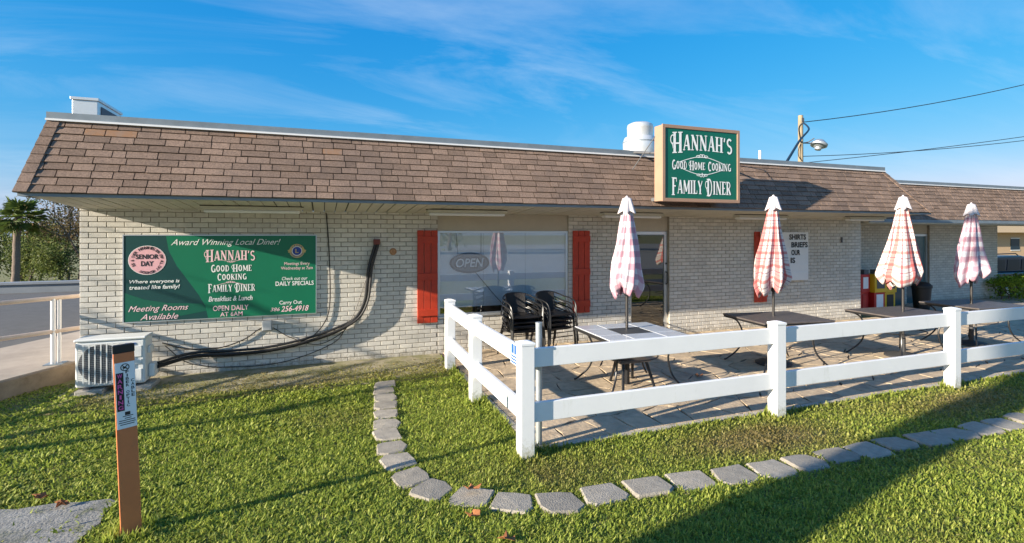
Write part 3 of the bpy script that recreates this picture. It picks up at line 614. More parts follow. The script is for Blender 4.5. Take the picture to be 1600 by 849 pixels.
# ================================================================== roof sign
sg = thing('roof_sign', 'green box sign with tan frame standing on the shingled roof edge', 'sign', (5.535, 6.55, 2.45))
SX0, SX1, SZ0, SZ1, SY = 4.80, 6.27, 2.45, 3.60, 6.42
build('cabinet', MB().box(SX0,SX1,SY+0.012,SY+0.20,SZ0,SZ1), M['sign_frame'], sg, bevel=0.006)
build('frame', MB().box(SX0-0.006,SX0+0.045,SY-0.012,SY+0.0115,SZ0-0.006,SZ1+0.006).box(SX1-0.045,SX1+0.006,SY-0.012,SY+0.0115,SZ0-0.006,SZ1+0.006).box(SX0+0.0452,SX1-0.0452,SY-0.012,SY+0.0115,SZ0-0.006,SZ0+0.045).box(SX0+0.0452,SX1-0.0452,SY-0.012,SY+0.0115,SZ1-0.045,SZ1+0.006), M['sign_frame'], sg, bevel=0.003)
face = build('face', MB().box(SX0+0.0455,SX1-0.0455,SY,SY+0.011,SZ0+0.0455,SZ1-0.0455), M['green_sign'], sg)
sc_ = (SX0+SX1)/2
build('lettering', fancy("HANNAH'S", sc_+0.02, 3.215, 1.14, 0.235, SY-0.004, 0.03, 1.35, (0,)), M['letter'], face)
build('lettering', fancy('GOOD HOME COOKING', sc_+0.0, 2.945, 1.13, 0.115, SY-0.004, 0.0, 1.25, (5,)), M['letter'], face)
build('lettering', fancy('FAMILY DINER', sc_+0.0, 2.57, 1.13, 0.205, SY-0.004, 0.0, 1.3, (7,)), M['letter'], face)
build('flourish', flourish(sc_, 3.15, 0.86, SY-0.004, 1), M['letter'], face)
build('flourish', flourish(sc_, 2.865, 0.80, SY-0.004, -1), M['letter'], face)
build('support_arm', MB().tube([(4.86,6.62,3.2),(4.84,7.22,3.30)],0.018), M['ac_dark'], sg)
build('support_arm', MB().tube([(6.2,6.62,3.2),(6.2,7.24,3.32)],0.018), M['ac_dark'], sg)
build('guy_wire', MB().tube([(4.80,6.60,3.45),(4.66,7.0,2.98)],0.008,6), M['ac_dark'], sg)
build('guy_wire', MB().tube([(6.27,6.6,3.1),(7.6,7.18,3.12)],0.006,6), M['ac_dark'], sg)
build('roof_bracket', MB().box(4.9,6.2,6.60,6.84,2.47,2.52), M['ac_dark'], sg)

# ================================================================== letter board
lb = thing('letter_board', 'white changeable letter board with black capitals on the brick wall', 'sign', (9.18, WY-0.06, 0.965))
build('panel', MB().box(8.52,9.83,WY-0.10,WY-0.06,0.965,1.99), M['white'], lb, bevel=0.004)
for k in range(1, 6): build('letter_track', MB().box(8.54,9.81,WY-0.106,WY-0.1002,0.965+k*0.17,0.972+k*0.17), M['paper'], lb)
for body, x0, x1, z0 in (('DO',8.56,8.78,1.815),('SHIRTS',9.27,9.75,1.83),('S',8.56,8.66,1.645),('BRIEFS',9.33,9.80,1.665),('OUR',9.33,9.58,1.50),('IS',9.31,9.44,1.335)):
    build('lettering', text_mb(body, (x0+x1)/2, z0, x1-x0, 0.115, WY-0.109, 0, 0.03), M['ink'], lb)

# ================================================================== neon OPEN sign in the window
ns = thing('open_sign', 'unlit oval OPEN sign hanging inside the big front window', 'sign', (2.32, WY+0.13, 1.30))
oc, oz = 2.32, 1.47
build('backboard', disc(oc, oz, 0.34, WY+0.066, 0.165), mat('smoked_acrylic', (0.16,0.19,0.21), 0.3), ns)
build('tube_ring', MB().tube([(oc+0.33*math.cos(a), WY+0.05, oz+0.16*math.sin(a)) for a in [2*math.pi*i/40 for i in range(41)]], 0.013), mat('dark_tube', (0.05,0.06,0.07), 0.3), ns)
build('tube_ring', MB().tube([(oc+0.30*math.cos(a), WY+0.05, oz+0.135*math.sin(a)) for a in [2*math.pi*i/40 for i in range(41)]], 0.008), mat('grey_tube', (0.25,0.28,0.30), 0.3), ns)
build('lettering', text_mb('OPEN', oc, oz-0.075, 0.48, 0.15, WY+0.040, 0.18, 0.02), mat('open_letters', (0.9,0.9,0.9), 0.4), ns)
build('lettering', text_mb('OPEN', oc+0.008, oz-0.094, 0.53, 0.185, WY+0.048, 0.18, 0.05), M['ink'], ns)
build('cord', MB().tube([(oc-0.2,WY+0.06,1.62),(oc-0.23,WY+0.06,1.96)],0.004,5).tube([(oc+0.2,WY+0.06,1.62),(oc+0.2,WY+0.06,1.96)],0.004,5).tube([(oc+0.1,WY+0.06,1.31),(oc+0.45,WY+0.06,0.9),(oc+0.62,WY+0.06,0.72)],0.005,5), M['cable'], ns)

# ================================================================== air conditioner and cables
ac = thing('air_conditioner', 'white outdoor air conditioning unit on blocks beside the wall', 'air conditioner', (-2.42, 7.8, 0))
A0, A1, AY0, AY1, AZ0, AZ1 = -2.79, -2.07, 7.60, 7.92, 0.085, 0.66
body = build('casing', MB().box(A0,A1,AY0+0.02,AY1,AZ0,AZ1-0.02), M['ac'], ac, bevel=0.025)
build('lid', MB().box(A0-0.008,A1+0.008,AY0+0.005,AY1+0.008,AZ1-0.0198,AZ1+0.012), M['ac'], ac, bevel=0.012)
fcx, fcz = A0+0.27, 0.365
fo = build('fan_opening', disc(fcx, fcz, 0.235, AY0+0.0185), M['ac_dark'], ac)
bl_ = MB()
for k in range(3):
    a = 2*math.pi*k/3+0.4
    bl_.add([(fcx+0.05*math.cos(a),AY0+0.017,fcz+0.05*math.sin(a)),(fcx+0.2*math.cos(a-0.5),AY0+0.0165,fcz+0.2*math.sin(a-0.5)),(fcx+0.215*math.cos(a),AY0+0.0165,fcz+0.215*math.sin(a)),(fcx+0.2*math.cos(a+0.45),AY0+0.0165,fcz+0.2*math.sin(a+0.45))],[(0,1,2,3)])
build('fan_blade', bl_, mat('fan_grey', (0.12,0.12,0.12), 0.6), fo)
gr = MB()
for k in range(9): xx = fcx-0.235+k*0.0587; gr.box(xx-0.006,xx+0.006,AY0-0.008,AY0+0.0,fcz-0.24,fcz+0.245)
build('guard_bars', gr, M['ac'], ac)
gr2 = MB()
for k in range(22): zz_ = fcz-0.235+k*0.0225; gr2.box(fcx-0.24,fcx+0.24,AY0+0.0005,AY0+0.0035,zz_-0.0016,zz_+0.0016)
build('guard_wires', gr2, mat('ac_wire', (0.4,0.4,0.39), 0.5), ac)
build('nameplate', MB().box(A1-0.21,A1-0.10,AY0+0.016,AY0+0.0195,0.58,0.598), M['ink_blue'], ac)
for z0, z1 in ((0.42,0.56),(0.33,0.39),(0.12,0.27)): build('side_panel', MB().box(A1-0.19,A1-0.035,AY0+0.008,AY0+0.0195,z0,z1), M['ac'], ac, bevel=0.006)
build('valve_cover', MB().box(A1+0.0005,A1+0.075,AY0+0.12,AY1-0.03,0.13,0.30), M['ac'], ac, bevel=0.02)
build('handle', MB().box(A1+0.0005,A1+0.03,AY0+0.10,AY1-0.06,0.44,0.53), M['ac'], ac, bevel=0.01)
for xx in (A0+0.12, A1-0.13): build('foot', MB().box(xx-0.03,xx+0.03,AY0-0.01,AY1+0.02,0.062,0.0845), M['ac_dark'], ac)
blk = 'concrete blocks under the air conditioner'
tag(build('concrete_block', MB().box(A0+0.02,A0+0.30,AY0-0.05,AY1+0.03,-0.03,0.0615), M['concrete'], bevel=0.01), 'left concrete block under the white air conditioner', 'block', blk)
tag(build('concrete_block', MB().box(A1-0.30,A1+0.08,AY0-0.04,AY1+0.03,-0.03,0.0612), M['concrete'], bevel=0.01), 'right concrete block under the white air conditioner', 'block', blk)
def smooth_path(p, n=6):
    P = [Vector(q) for q in p]; P = [P[0]*2-P[1]]+P+[P[-1]*2-P[-2]]; o = []
    for i in range(1, len(P)-2):
        for k in range(n):
            t = k/n; a, b, c, d = P[i-1:i+3]
            o.append(0.5*((2*b)+(c-a)*t+(2*a-5*b+4*c-d)*t*t+(3*b-a-3*c+d)*t**3))
    o.append(P[-2]); return o
bund = [(-1.99,0.235),(-1.666,0.263),(-1.199,0.255),(-0.71,0.272),(-0.197,0.362),(0.25,0.502),(0.489,0.676),(0.621,0.933),(0.658,1.225),(0.690,1.469),(0.782,1.80)]
cb_ = thing('refrigerant_lines', 'thick black insulated pipe bundle curving up the brick wall', 'pipe', (-0.6, WY-0.06, 0.2))
for dx, dz, rr_, yy in ((0,0,0.026,WY-0.075),(0.012,0.048,0.019,WY-0.05),(0.044,0.014,0.018,WY-0.10)):
    build('insulated_pipe', MB().tube(smooth_path([(x+dx*(1 if z > 0.6 else 0.3), (yy if 0 < i else 7.82), z+dz*(1 if z < 0.6 else 0.2)) for i, (x, z) in enumerate(bund)]), rr_, 8), M['cable'], cb_, smooth=True)
build('wall_sleeve', MB().box(0.755,0.845,WY-0.13,WY-0.003,1.79,1.87), mat('sleeve_dark_red', (0.16,0.035,0.025), 0.6), cb_, bevel=0.004)
def wire(pp, lab, r=0.007, y=None): 
    o = build('wall_wire', MB().tube(smooth_path([(x, (y or WY-0.022), z) for x, z in pp]), r, 6), M['cable'], smooth=True); tag(o, lab, 'wire'); return o
wire([(0.065,2.27),(0.10,1.816),(0.123,1.142),(0.105,0.80),(0.03,0.60),(-0.12,0.43),(-0.286,0.36)], 'thin black wire hanging straight down from the soffit beside the banner', 0.008)
wire([(-2.03,0.47),(-1.748,0.369),(-1.362,0.347),(-1.05,0.44),(-0.879,0.555),(-0.80,0.60)], 'thin black wire sagging between air conditioner and junction box', 0.009)
wire([(-0.66,0.59),(-0.415,0.425),(-0.05,0.30),(0.30,0.46),(0.45,0.70),(0.56,1.0),(0.70,1.44)], 'thin black wire looping from junction box up along the pipe bundle', 0.006)
wire([(-2.0,0.43),(-1.70,0.16),(-1.123,0.06),(-0.458,0.09),(0.159,0.30),(0.35,0.52)], 'thin black wire drooping low near the foot of the wall', 0.006)
jb = thing('junction_box', 'small grey electrical box under the right end of the banner', 'electrical box', (-0.735, WY-0.05, 0.55))
build('case', MB().box(-0.80,-0.67,WY-0.085,WY-0.004,0.56,0.70), mat('grey_plastic', (0.36,0.37,0.37), 0.5), jb, bevel=0.006)
build('cover', MB().box(-0.79,-0.68,WY-0.094,WY-0.0852,0.57,0.69), mat('grey_plastic_b', (0.42,0.43,0.43), 0.5), jb, bevel=0.003)

# ================================================================== fence
fe = thing('rail_fence', 'white vinyl two rail fence around the patio', 'fence', (1.66, 4.15, 0))
FY, FX = 4.14, 1.665
posts = [(FX,FY),(4.56,FY),(7.50,FY),(10.46,FY),(13.4,FY),(FX+0.01,5.72),(FX+0.06,7.18)]
hp = 0.0635
for (x, y) in posts:
    p = build('post', MB().box(x-hp,x+hp,y-hp,y+hp,-0.1,0.985), M['vinyl'], fe, bevel=0.006)
    c = MB(); e = hp+0.004
    c.add([(x-e,y-e,0.9855),(x+e,y-e,0.9855),(x+e,y+e,0.9855),(x-e,y+e,0.9855),(x-e,y-e,1.008),(x+e,y-e,1.008),(x+e,y+e,1.008),(x-e,y+e,1.008),(x-0.02,y-0.02,1.024),(x+0.02,y-0.02,1.024),(x+0.02,y+0.02,1.024),(x-0.02,y+0.02,1.024)],
          [(3,2,1,0),(0,1,5,4),(1,2,6,5),(2,3,7,6),(3,0,4,7),(4,5,9,8),(5,6,10,9),(6,7,11,10),(7,4,8,11),(8,9,10,11)])
    build('cap', c, M['vinyl'], p, bevel=0.002)
for a, b in zip(posts[:4], posts[1:5]):
    for z0, z1 in ((0.785,0.95),(0.305,0.475)): build('rail', MB().box(a[0]+hp-0.002,b[0]-hp+0.002,FY-0.022,FY+0.022,z0,z1), M['vinyl'], fe, bevel=0.005)
chain = [posts[0], posts[5], posts[6]]
for a, b in zip(chain[:-1], chain[1:]):
    for z0, z1 in ((0.785,0.95),(0.305,0.475)):
        ya, yb = a[1]+hp-0.002, b[1]-hp+0.002; w2 = 0.022
        build('rail', MB().add([(a[0]-w2,ya,z0),(a[0]+w2,ya,z0),(b[0]+w2,yb,z0),(b[0]-w2,yb,z0),(a[0]-w2,ya,z1),(a[0]+w2,ya,z1),(b[0]+w2,yb,z1),(b[0]-w2,yb,z1)],[(3,2,1,0),(4,5,6,7),(0,1,5,4),(1,2,6,5),(2,3,7,6),(3,0,4,7)]), M['vinyl'], fe, bevel=0.005)
# small blue notice on the side rail next to the corner post
st = thing('rail_notice', 'small blue and white notice on the side rail beside the corner post', 'notice', (FX-0.03, 4.33, 0.72))
build('plate', MB().box(FX-0.031,FX-0.0225,4.23,4.43,0.77,0.965), M['paper'], st)
nt_ = MB()
for k, (a, b) in enumerate(((0.02,0.10),(0.115,0.185))): nt_.box(FX-0.033,FX-0.0312,4.24+a*0.9,4.24+b*0.9,0.865,0.95)
for k in range(3): nt_.box(FX-0.033,FX-0.0312,4.245,4.415,0.780+k*0.027,0.796+k*0.027)
build('print', nt_, M['ink_blue'], st)
tag(build('steel_pole', MB().tube([(1.87,4.32,-0.1),(1.87,4.32,0.97),(1.87,4.32,1.0),(1.87,4.32,1.13)],[0.03,0.03,0.0305,0.030],14).tube([(1.87,4.32,1.0),(1.87,4.32,1.012)],0.033,14).tube([(1.87,4.32,1.125),(1.87,4.32,1.14)],0.032,14), M['pole_steel'], smooth=True), 'galvanised steel pole standing behind the fence corner post', 'pole')

# ================================================================== warning marker
mk = thing('cable_marker', 'orange plastic cable warning post leaning in the foreground lawn', 'marker post', (-1.16, 3.98, 0))
def mk_part(name, mb, m, par=mk, **k):
    M4 = Matrix.Translation((-1.16,3.98,0)) @ Euler((0, R(-2.0), R(27))).to_matrix().to_4x4()
    mb.xform(M4); return build(name, mb, m, par, **k)
MH = 1.235; hw = 0.056
def mk_prof(z0, z1, hw=hw, d=0.022): return MB().prism([(-hw,-d),(hw,-d),(hw,-d+0.012),(hw-0.012,0.012),(-hw+0.012,0.012),(-hw,-d+0.012)], z0, z1)
shaft = mk_part('shaft', mk_prof(-0.1, MH-0.045), M['orange'], bevel=0.004)
mk_part('cap', mk_prof(MH-0.0448, MH+0.008, hw+0.002, 0.024), M['ink'], bevel=0.004)
stk = mk_part('sticker', MB().box(-0.050,0.054,-0.0245,-0.0225,MH-0.53,MH-0.105), M['paper'], shaft)
mk_part('print_block', MB().box(-0.047,-0.008,-0.0262,-0.0250,MH-0.415,MH-0.170), M['ink'], shaft)
wt = MB()
for i, ch in enumerate('WARNING'): t = text_mb(ch, -0.0275, MH-0.203-i*0.0340, 0.010 if ch == 'I' else 0.026, 0.027, -0.0272, 0, 0.02); wt.add(t.v, t.f)
mk_part('lettering', wt, M['magenta'], shaft)
wt = MB()
for i, ch in enumerate('FIBER OPTIC'):
    if ch == ' ': continue
    t = text_mb(ch, 0.012, MH-0.178-i*0.0215, 0.006 if ch == 'I' else 0.017, 0.0175, -0.0256, 0, 0.02); wt.add(t.v, t.f)
for i, ch in enumerate('CABLE'): t = text_mb(ch, 0.039, MH-0.238-i*0.0235, 0.017, 0.019, -0.0256, 0, 0.02); wt.add(t.v, t.f)
for k, (a, b) in enumerate(((-0.02,0.035),(-0.01,0.025),(-0.04,0.045),(-0.042,0.046),(-0.035,0.04))): wt.box(a, b, -0.0252, -0.0247, MH-0.455-k*0.013, MH-0.450-k*0.013)
wt.box(-0.008,0.02,-0.0252,-0.0247,MH-0.447,MH-0.425)
d_ = disc(0.002, MH-0.138, 0.024, -0.0255, r_in=0.019); wt.add(d_.v, d_.f)
fx = lambda p, yy: (p.x, yy, p.y)
stroke_mb(wt, [(-0.013,MH-0.123),(0.017,MH-0.153)], 0.005, fx, -0.0257); stroke_mb(wt, [(0.014,MH-0.125),(-0.008,MH-0.15)], 0.006, fx, -0.0259); stroke_mb(wt, [(-0.010,MH-0.137),(0.012,MH-0.145)], 0.007, fx, -0.0261)
mk_part('lettering', wt, M['ink'], shaft)

# ================================================================== tables, umbrellas
def make_table(loc, sx_, sy_, rot, tiled, label):
    t = thing('patio_table', label, 'table', (0,0,0), 'patio tables'); hx, hy, zt = sx_/2, sy_/2, 0.70
    if tiled:
        build('table_frame', MB().box(-hx,hx,-hy,hy,zt-0.035,zt-0.0005), M['black'], t, bevel=0.004)
        cs = [-hx+0.015, -hx*0.40, hx*0.40, hx-0.015]; ds = [-hy+0.015, -hy*0.40, hy*0.40, hy-0.015]
        for i in range(3):
            for j in range(3):
                build('tile', MB().box(cs[i]+0.005,cs[i+1]-0.005,ds[j]+0.005,ds[j+1]-0.005,zt,zt+0.010), M['tile_dark'] if (i, j) == (1,1) else M['tile_top'], t, bevel=0.002)
    else:
        build('tabletop', MB().box(-hx,hx,-hy,hy,zt-0.012,zt+0.01), M['table'], t, bevel=0.006)
        build('apron_frame', MB().box(-hx+0.01,hx-0.01,-hy+0.01,-hy+0.035,zt-0.04,zt-0.0125).box(-hx+0.01,hx-0.01,hy-0.035,hy-0.01,zt-0.04,zt-0.0125).box(-hx+0.01,-hx+0.035,-hy+0.036,hy-0.036,zt-0.04,zt-0.0125).box(hx-0.035,hx-0.01,-hy+0.036,hy-0.036,zt-0.04,zt-0.0125), M['black'], t)
    for sx2 in (-1, 1):
        for sy2 in (-1, 1):
            a = Vector((sx2*(hx-0.07), sy2*(hy-0.07), 0))
            pp = [(a.x, a.y, zt-0.03),(a.x*0.82,a.y*0.82,zt-0.10),(a.x*0.72,a.y*0.72,0.42),(a.x*0.80,a.y*0.80,0.20),(a.x*1.05,a.y*1.05,0.035),(a.x*1.12,a.y*1.12,0.012)]
            build('leg', MB().tube(smooth_path(pp, 4), 0.0125, 7), M['black'], t, smooth=True)
    build('ring_brace', MB().tube([(hx*0.64*math.cos(a), hy*0.64*math.sin(a), 0.40) for a in [2*math.pi*i/20 for i in range(21)]], 0.008, 6), M['black'], t, smooth=True)
    t.location = (loc[0], loc[1], 0.02); t.rotation_euler.z = R(rot); return t
make_table((3.66,5.56), 1.12, 1.0, -3, True, 'patio table with pale glossy tiled top nearest the stacked chairs')
make_table((6.30,5.72), 1.16, 0.92, -8, False, 'dark grey patio table in front of the letter board')
make_table((8.55,5.42), 1.20, 0.95, -4, False, 'dark grey patio table below the widest red plaid umbrella')
make_table((10.75,5.62), 1.25, 0.95, -4, False, 'dark grey patio table farthest right by the hedge')
# umbrella stand under the tiled table
us = thing('umbrella_stand', 'low black metal stand with flat legs under the tiled table', 'stand', (3.69, 5.62, 0.02))
build('shelf', MB().box(3.47,3.91,5.46,5.80,0.335,0.365), M['table'], us, bevel=0.004)
for x, y, x2, y2 in ((3.52,5.49,3.46,5.40),(3.86,5.49,3.92,5.40),(3.60,5.77,3.56,5.86),(3.84,5.77,3.90,5.86)):
    build('leg', MB().tube([(x,y,0.335),(x2,y2,0.022)],[0.022,0.018],6), M['black'], us)

def plaid(name, c_bg, c1, c2, su, sv, k):
    m = bpy.data.materials.new(name); m.use_nodes = True; t = m.node_tree; b = t.nodes['Principled BSDF']; b.inputs['Roughness'].default_value = 0.85; b.inputs['Specular IOR Level'].default_value = 0.15
    uv = t.nodes.new('ShaderNodeUVMap'); sp = t.nodes.new('ShaderNodeSeparateXYZ'); t.links.new(uv.outputs[0], sp.inputs[0])
    def band(sock, freq, lo, hi, ph=0.0):
        a = t.nodes.new('ShaderNodeMath'); a.operation = 'MULTIPLY_ADD'; a.inputs[1].default_value = freq; a.inputs[2].default_value = ph; t.links.new(sock, a.inputs[0])
        fq = t.nodes.new('ShaderNodeMath'); fq.operation = 'FRACT'; t.links.new(a.outputs[0], fq.inputs[0])
        g1 = t.nodes.new('ShaderNodeMath'); g1.operation = 'GREATER_THAN'; g1.inputs[1].default_value = lo; t.links.new(fq.outputs[0], g1.inputs[0])
        g2 = t.nodes.new('ShaderNodeMath'); g2.operation = 'LESS_THAN'; g2.inputs[1].default_value = hi; t.links.new(fq.outputs[0], g2.inputs[0])
        g = t.nodes.new('ShaderNodeMath'); g.operation = 'MULTIPLY'; t.links.new(g1.outputs[0], g.inputs[0]); t.links.new(g2.outputs[0], g.inputs[1]); return g.outputs[0]
    def mixc(fac, a, bcol, amt):
        q = t.nodes.new('ShaderNodeMath'); q.operation = 'MULTIPLY'; q.inputs[1].default_value = amt; t.links.new(fac, q.inputs[0])
        mm = t.nodes.new('ShaderNodeMix'); mm.data_type = 'RGBA'; t.links.new(q.outputs[0], mm.inputs[0])
        if isinstance(a, tuple): mm.inputs[6].default_value = (*a, 1)
        else: t.links.new(a, mm.inputs[6])
        mm.inputs[7].default_value = (*bcol, 1); return mm.outputs[2]
    U, V = sp.outputs[0], sp.outputs[1]
    bgc = t.nodes.new('ShaderNodeTexNoise'); bgc.inputs['Scale'].default_value = 5; t.links.new(uv.outputs[0], bgc.inputs['Vector'])
    c = mixc(bgc.outputs[0], c_bg, tuple(x*0.86 for x in c_bg), 1.0)
    if k == 'gingham':
        c = mixc(band(U, su, 0.0, 0.5), c, c1, 0.42); c = mixc(band(V, sv, 0.0, 0.5), c, c1, 0.5)
    else:
        c = mixc(band(U, su, 0.0, 0.30), c, c1, 0.72); c = mixc(band(U, su, 0.62, 0.68), c, c2, 0.8); c = mixc(band(U, su, 0.84, 0.88), c, c2, 0.6)
        c = mixc(band(V, sv, 0.0, 0.22), c, c1, 0.62); c = mixc(band(V, sv, 0.50, 0.55), c, c2, 0.85); c = mixc(band(V, sv, 0.74, 0.77), c, c2, 0.6)
    t.links.new(c, b.inputs['Base Color'])
    tl = t.nodes.new('ShaderNodeBsdfTranslucent'); ms = t.nodes.new('ShaderNodeMixShader'); ms.inputs[0].default_value = 0.18; t.links.new(c, tl.inputs[0])
    t.links.new(b.outputs[0], ms.inputs[1]); t.links.new(tl.outputs[0], ms.inputs[2]); t.links.new(ms.outputs[0], t.nodes['Material Output'].inputs[0]); return m
M['plaid_a'] = plaid('gingham_cloth', (0.78,0.75,0.77), (0.46,0.12,0.20), (0.10,0.05,0.12), 14, 7.5, 'gingham')
M['plaid_b'] = plaid('plaid_cloth', (0.80,0.73,0.69), (0.60,0.06,0.06), (0.20,0.04,0.09), 9, 7, 'plaid')
M['plaid_c'] = plaid('faded_plaid_cloth', (0.80,0.73,0.68), (0.62,0.07,0.06), (0.26,0.04,0.08), 8, 6.5, 'plaid')
M['umb_cap'] = mat('faded_canvas', (0.60,0.54,0.54), 0.85, noise=0.06, nscale=10)
def make_umbrella(loc, ztop, zbot, rb, m, seed, flare, label, base):
    u = thing('patio_umbrella', label, 'umbrella', (loc[0], loc[1], 0.02), 'closed patio umbrellas'); x0, y0 = loc; rs = random.Random(seed)
    build('pole', MB().tube([(x0,y0,0.03),(x0,y0,ztop-0.03)],0.019,10), mat('bronze_pole', (0.055,0.05,0.047), 0.4, metal=0.5), u, smooth=True)
    n, mr = 144, 36; nf_ = rs.choice((6,7,8)); me = bpy.data.meshes.new('canopy'); V, F, UV = [], [], []
    ph = [rs.uniform(0, 6.28) for _ in range(6)]; ext = [rs.uniform(-0.06, 0.20) for _ in range(8)]
    for j in range(mr+1):
        s = j/mr
        for i in range(n):
            a = 2*math.pi*i/n; fold = math.cos(nf_*a+ph[0]+0.5*math.sin(2*a+ph[1])+0.7*s); sharp = 0.5+0.5*fold; sharp = sharp**1.3; sharp = 0.25*(0.5+0.5*math.cos(13*a+ph[2]+2.5*s))+0.75*sharp
            rbase = 0.075+(rb-0.075)*(s**0.85)*(1+0.07*math.sin(5*s+ph[2]))
            if s > 0.88: rbase *= 1-0.42*((s-0.88)/0.12)**1.3
            r = rbase*(0.52+0.60*sharp*(0.35+0.65*min(1, s*1.6)))+0.011*math.sin(17*a+9*s+ph[3])*s+0.008*math.sin(3*a+14*s+ph[4])*s
            fl_ = max(0, math.cos(a-math.radians(flare[0])))**3*flare[1]*s**2.2
            seg = ext[int((8*a/(2*math.pi))) % 8]
            z = ztop-0.08-(ztop-0.08-zbot)*(s)+(-0.11*sharp+seg*0.7)*max(0, (s-0.6)/0.4)**1.3
            tw = a+0.38*s*math.sin(ph[5]+2*a)
            sxx = 0.030*s*math.sin(2.2*s+ph[3]); syy = 0.025*s*math.cos(1.7*s+ph[4]); r *= 1+0.10*math.cos(a-ph[1]); V.append(((r+fl_)*math.cos(tw)+sxx, (r+fl_)*math.sin(tw)+syy, z))
    for j in range(mr):
        for i in range(n):
            i2 = (i+1) % n; F.append((j*n+i, (j+1)*n+i, (j+1)*n+i2, j*n+i2)); UV += [(i/n, j/mr), (i/n, (j+1)/mr), ((i+1)/n, (j+1)/mr), ((i+1)/n, j/mr)]
    me.from_pydata([(a, b, c-zbot) for a, b, c in V], [], F); uvl = me.uv_layers.new(name='uv'); uvl.data.foreach_set('uv', np.array(UV, dtype=np.float32).ravel())
    me.materials.append(m); me.shade_smooth()
    o = bpy.data.objects.new('canopy', me); COL.objects.link(o); o.parent = u; o.location = (0, 0, zbot-0.02); WO[o.name] = (x0, y0, zbot)
    sd_ = o.modifiers.new('thick', 'SOLIDIFY'); sd_.thickness = 0.003
    cp = MB(); nn = 48; prof = [(0.03,0.0),(0.058,-0.014),(0.070,-0.06),(0.088,-0.13),(0.110,-0.19),(0.110,-0.193)]
    for r, dz in prof:
        for i in range(nn):
            a = 2*math.pi*i/nn; q = 1+0.16*math.cos(6*a+ph[1])*min(1, -dz/0.12); cp.v.append((x0+r*q*math.cos(a), y0+r*q*math.sin(a), ztop+dz-0.018*math.cos(6*a+ph[1])*min(1, -dz/0.2)))
    for j in range(len(prof)-1):
        for i in range(nn): i2 = (i+1) % nn; cp.f.append((j*nn+i, (j+1)*nn+i, (j+1)*nn+i2, j*nn+i2))
    cp.f.append(tuple(range(nn)))
    build('top_vent', cp, M['umb_cap'], u, smooth='all')
    build('finial', MB().lathe([(0.012,ztop-0.01),(0.018,ztop+0.01),(0.006,ztop+0.025)], x0, y0, 10), M['umb_cap'], u)
    build('runner', MB().lathe([(0.03,zbot+0.10),(0.034,zbot+0.02),(0.034,zbot-0.03),(0.026,zbot-0.05)], x0, y0, 12), M['black'], u)
    build('crank', MB().tube([(x0,y0,zbot-0.02),(x0+0.06,y0-0.02,zbot-0.02),(x0+0.06,y0-0.02,zbot-0.07)],0.008,6), M['black'], u)
    if base: build('base', MB().lathe([(0.25,0.021),(0.25,0.04),(0.20,0.065),(0.06,0.085),(0.035,0.10),(0.035,0.32),(0.024,0.33)], x0, y0, 28), mat('base_resin', (0.04,0.04,0.042), 0.6), u, smooth=True)
    else: build('base', MB().lathe([(0.035,0.021),(0.035,0.30)], x0, y0, 12), M['black'], u)
    return u
make_umbrella((3.69,5.67), 2.42, 1.20, 0.20, M['plaid_a'], 3, (-20,0.06), 'closed pink gingham umbrella rising from the tiled table', False)
make_umbrella((6.31,5.79), 2.51, 1.14, 0.25, M['plaid_b'], 5, (190,0.12), 'closed red plaid umbrella in front of the letter board', True)
make_umbrella((8.60,5.42), 2.54, 1.20, 0.275, M['plaid_c'], 8, (185,0.20), 'closed red plaid umbrella with widest flare, before the newspaper boxes', True)
make_umbrella((10.67,5.60), 2.48, 1.15, 0.25, M['plaid_a'], 12, (190,0.20), 'closed faded pink umbrella farthest right, nearest the hedge', True)

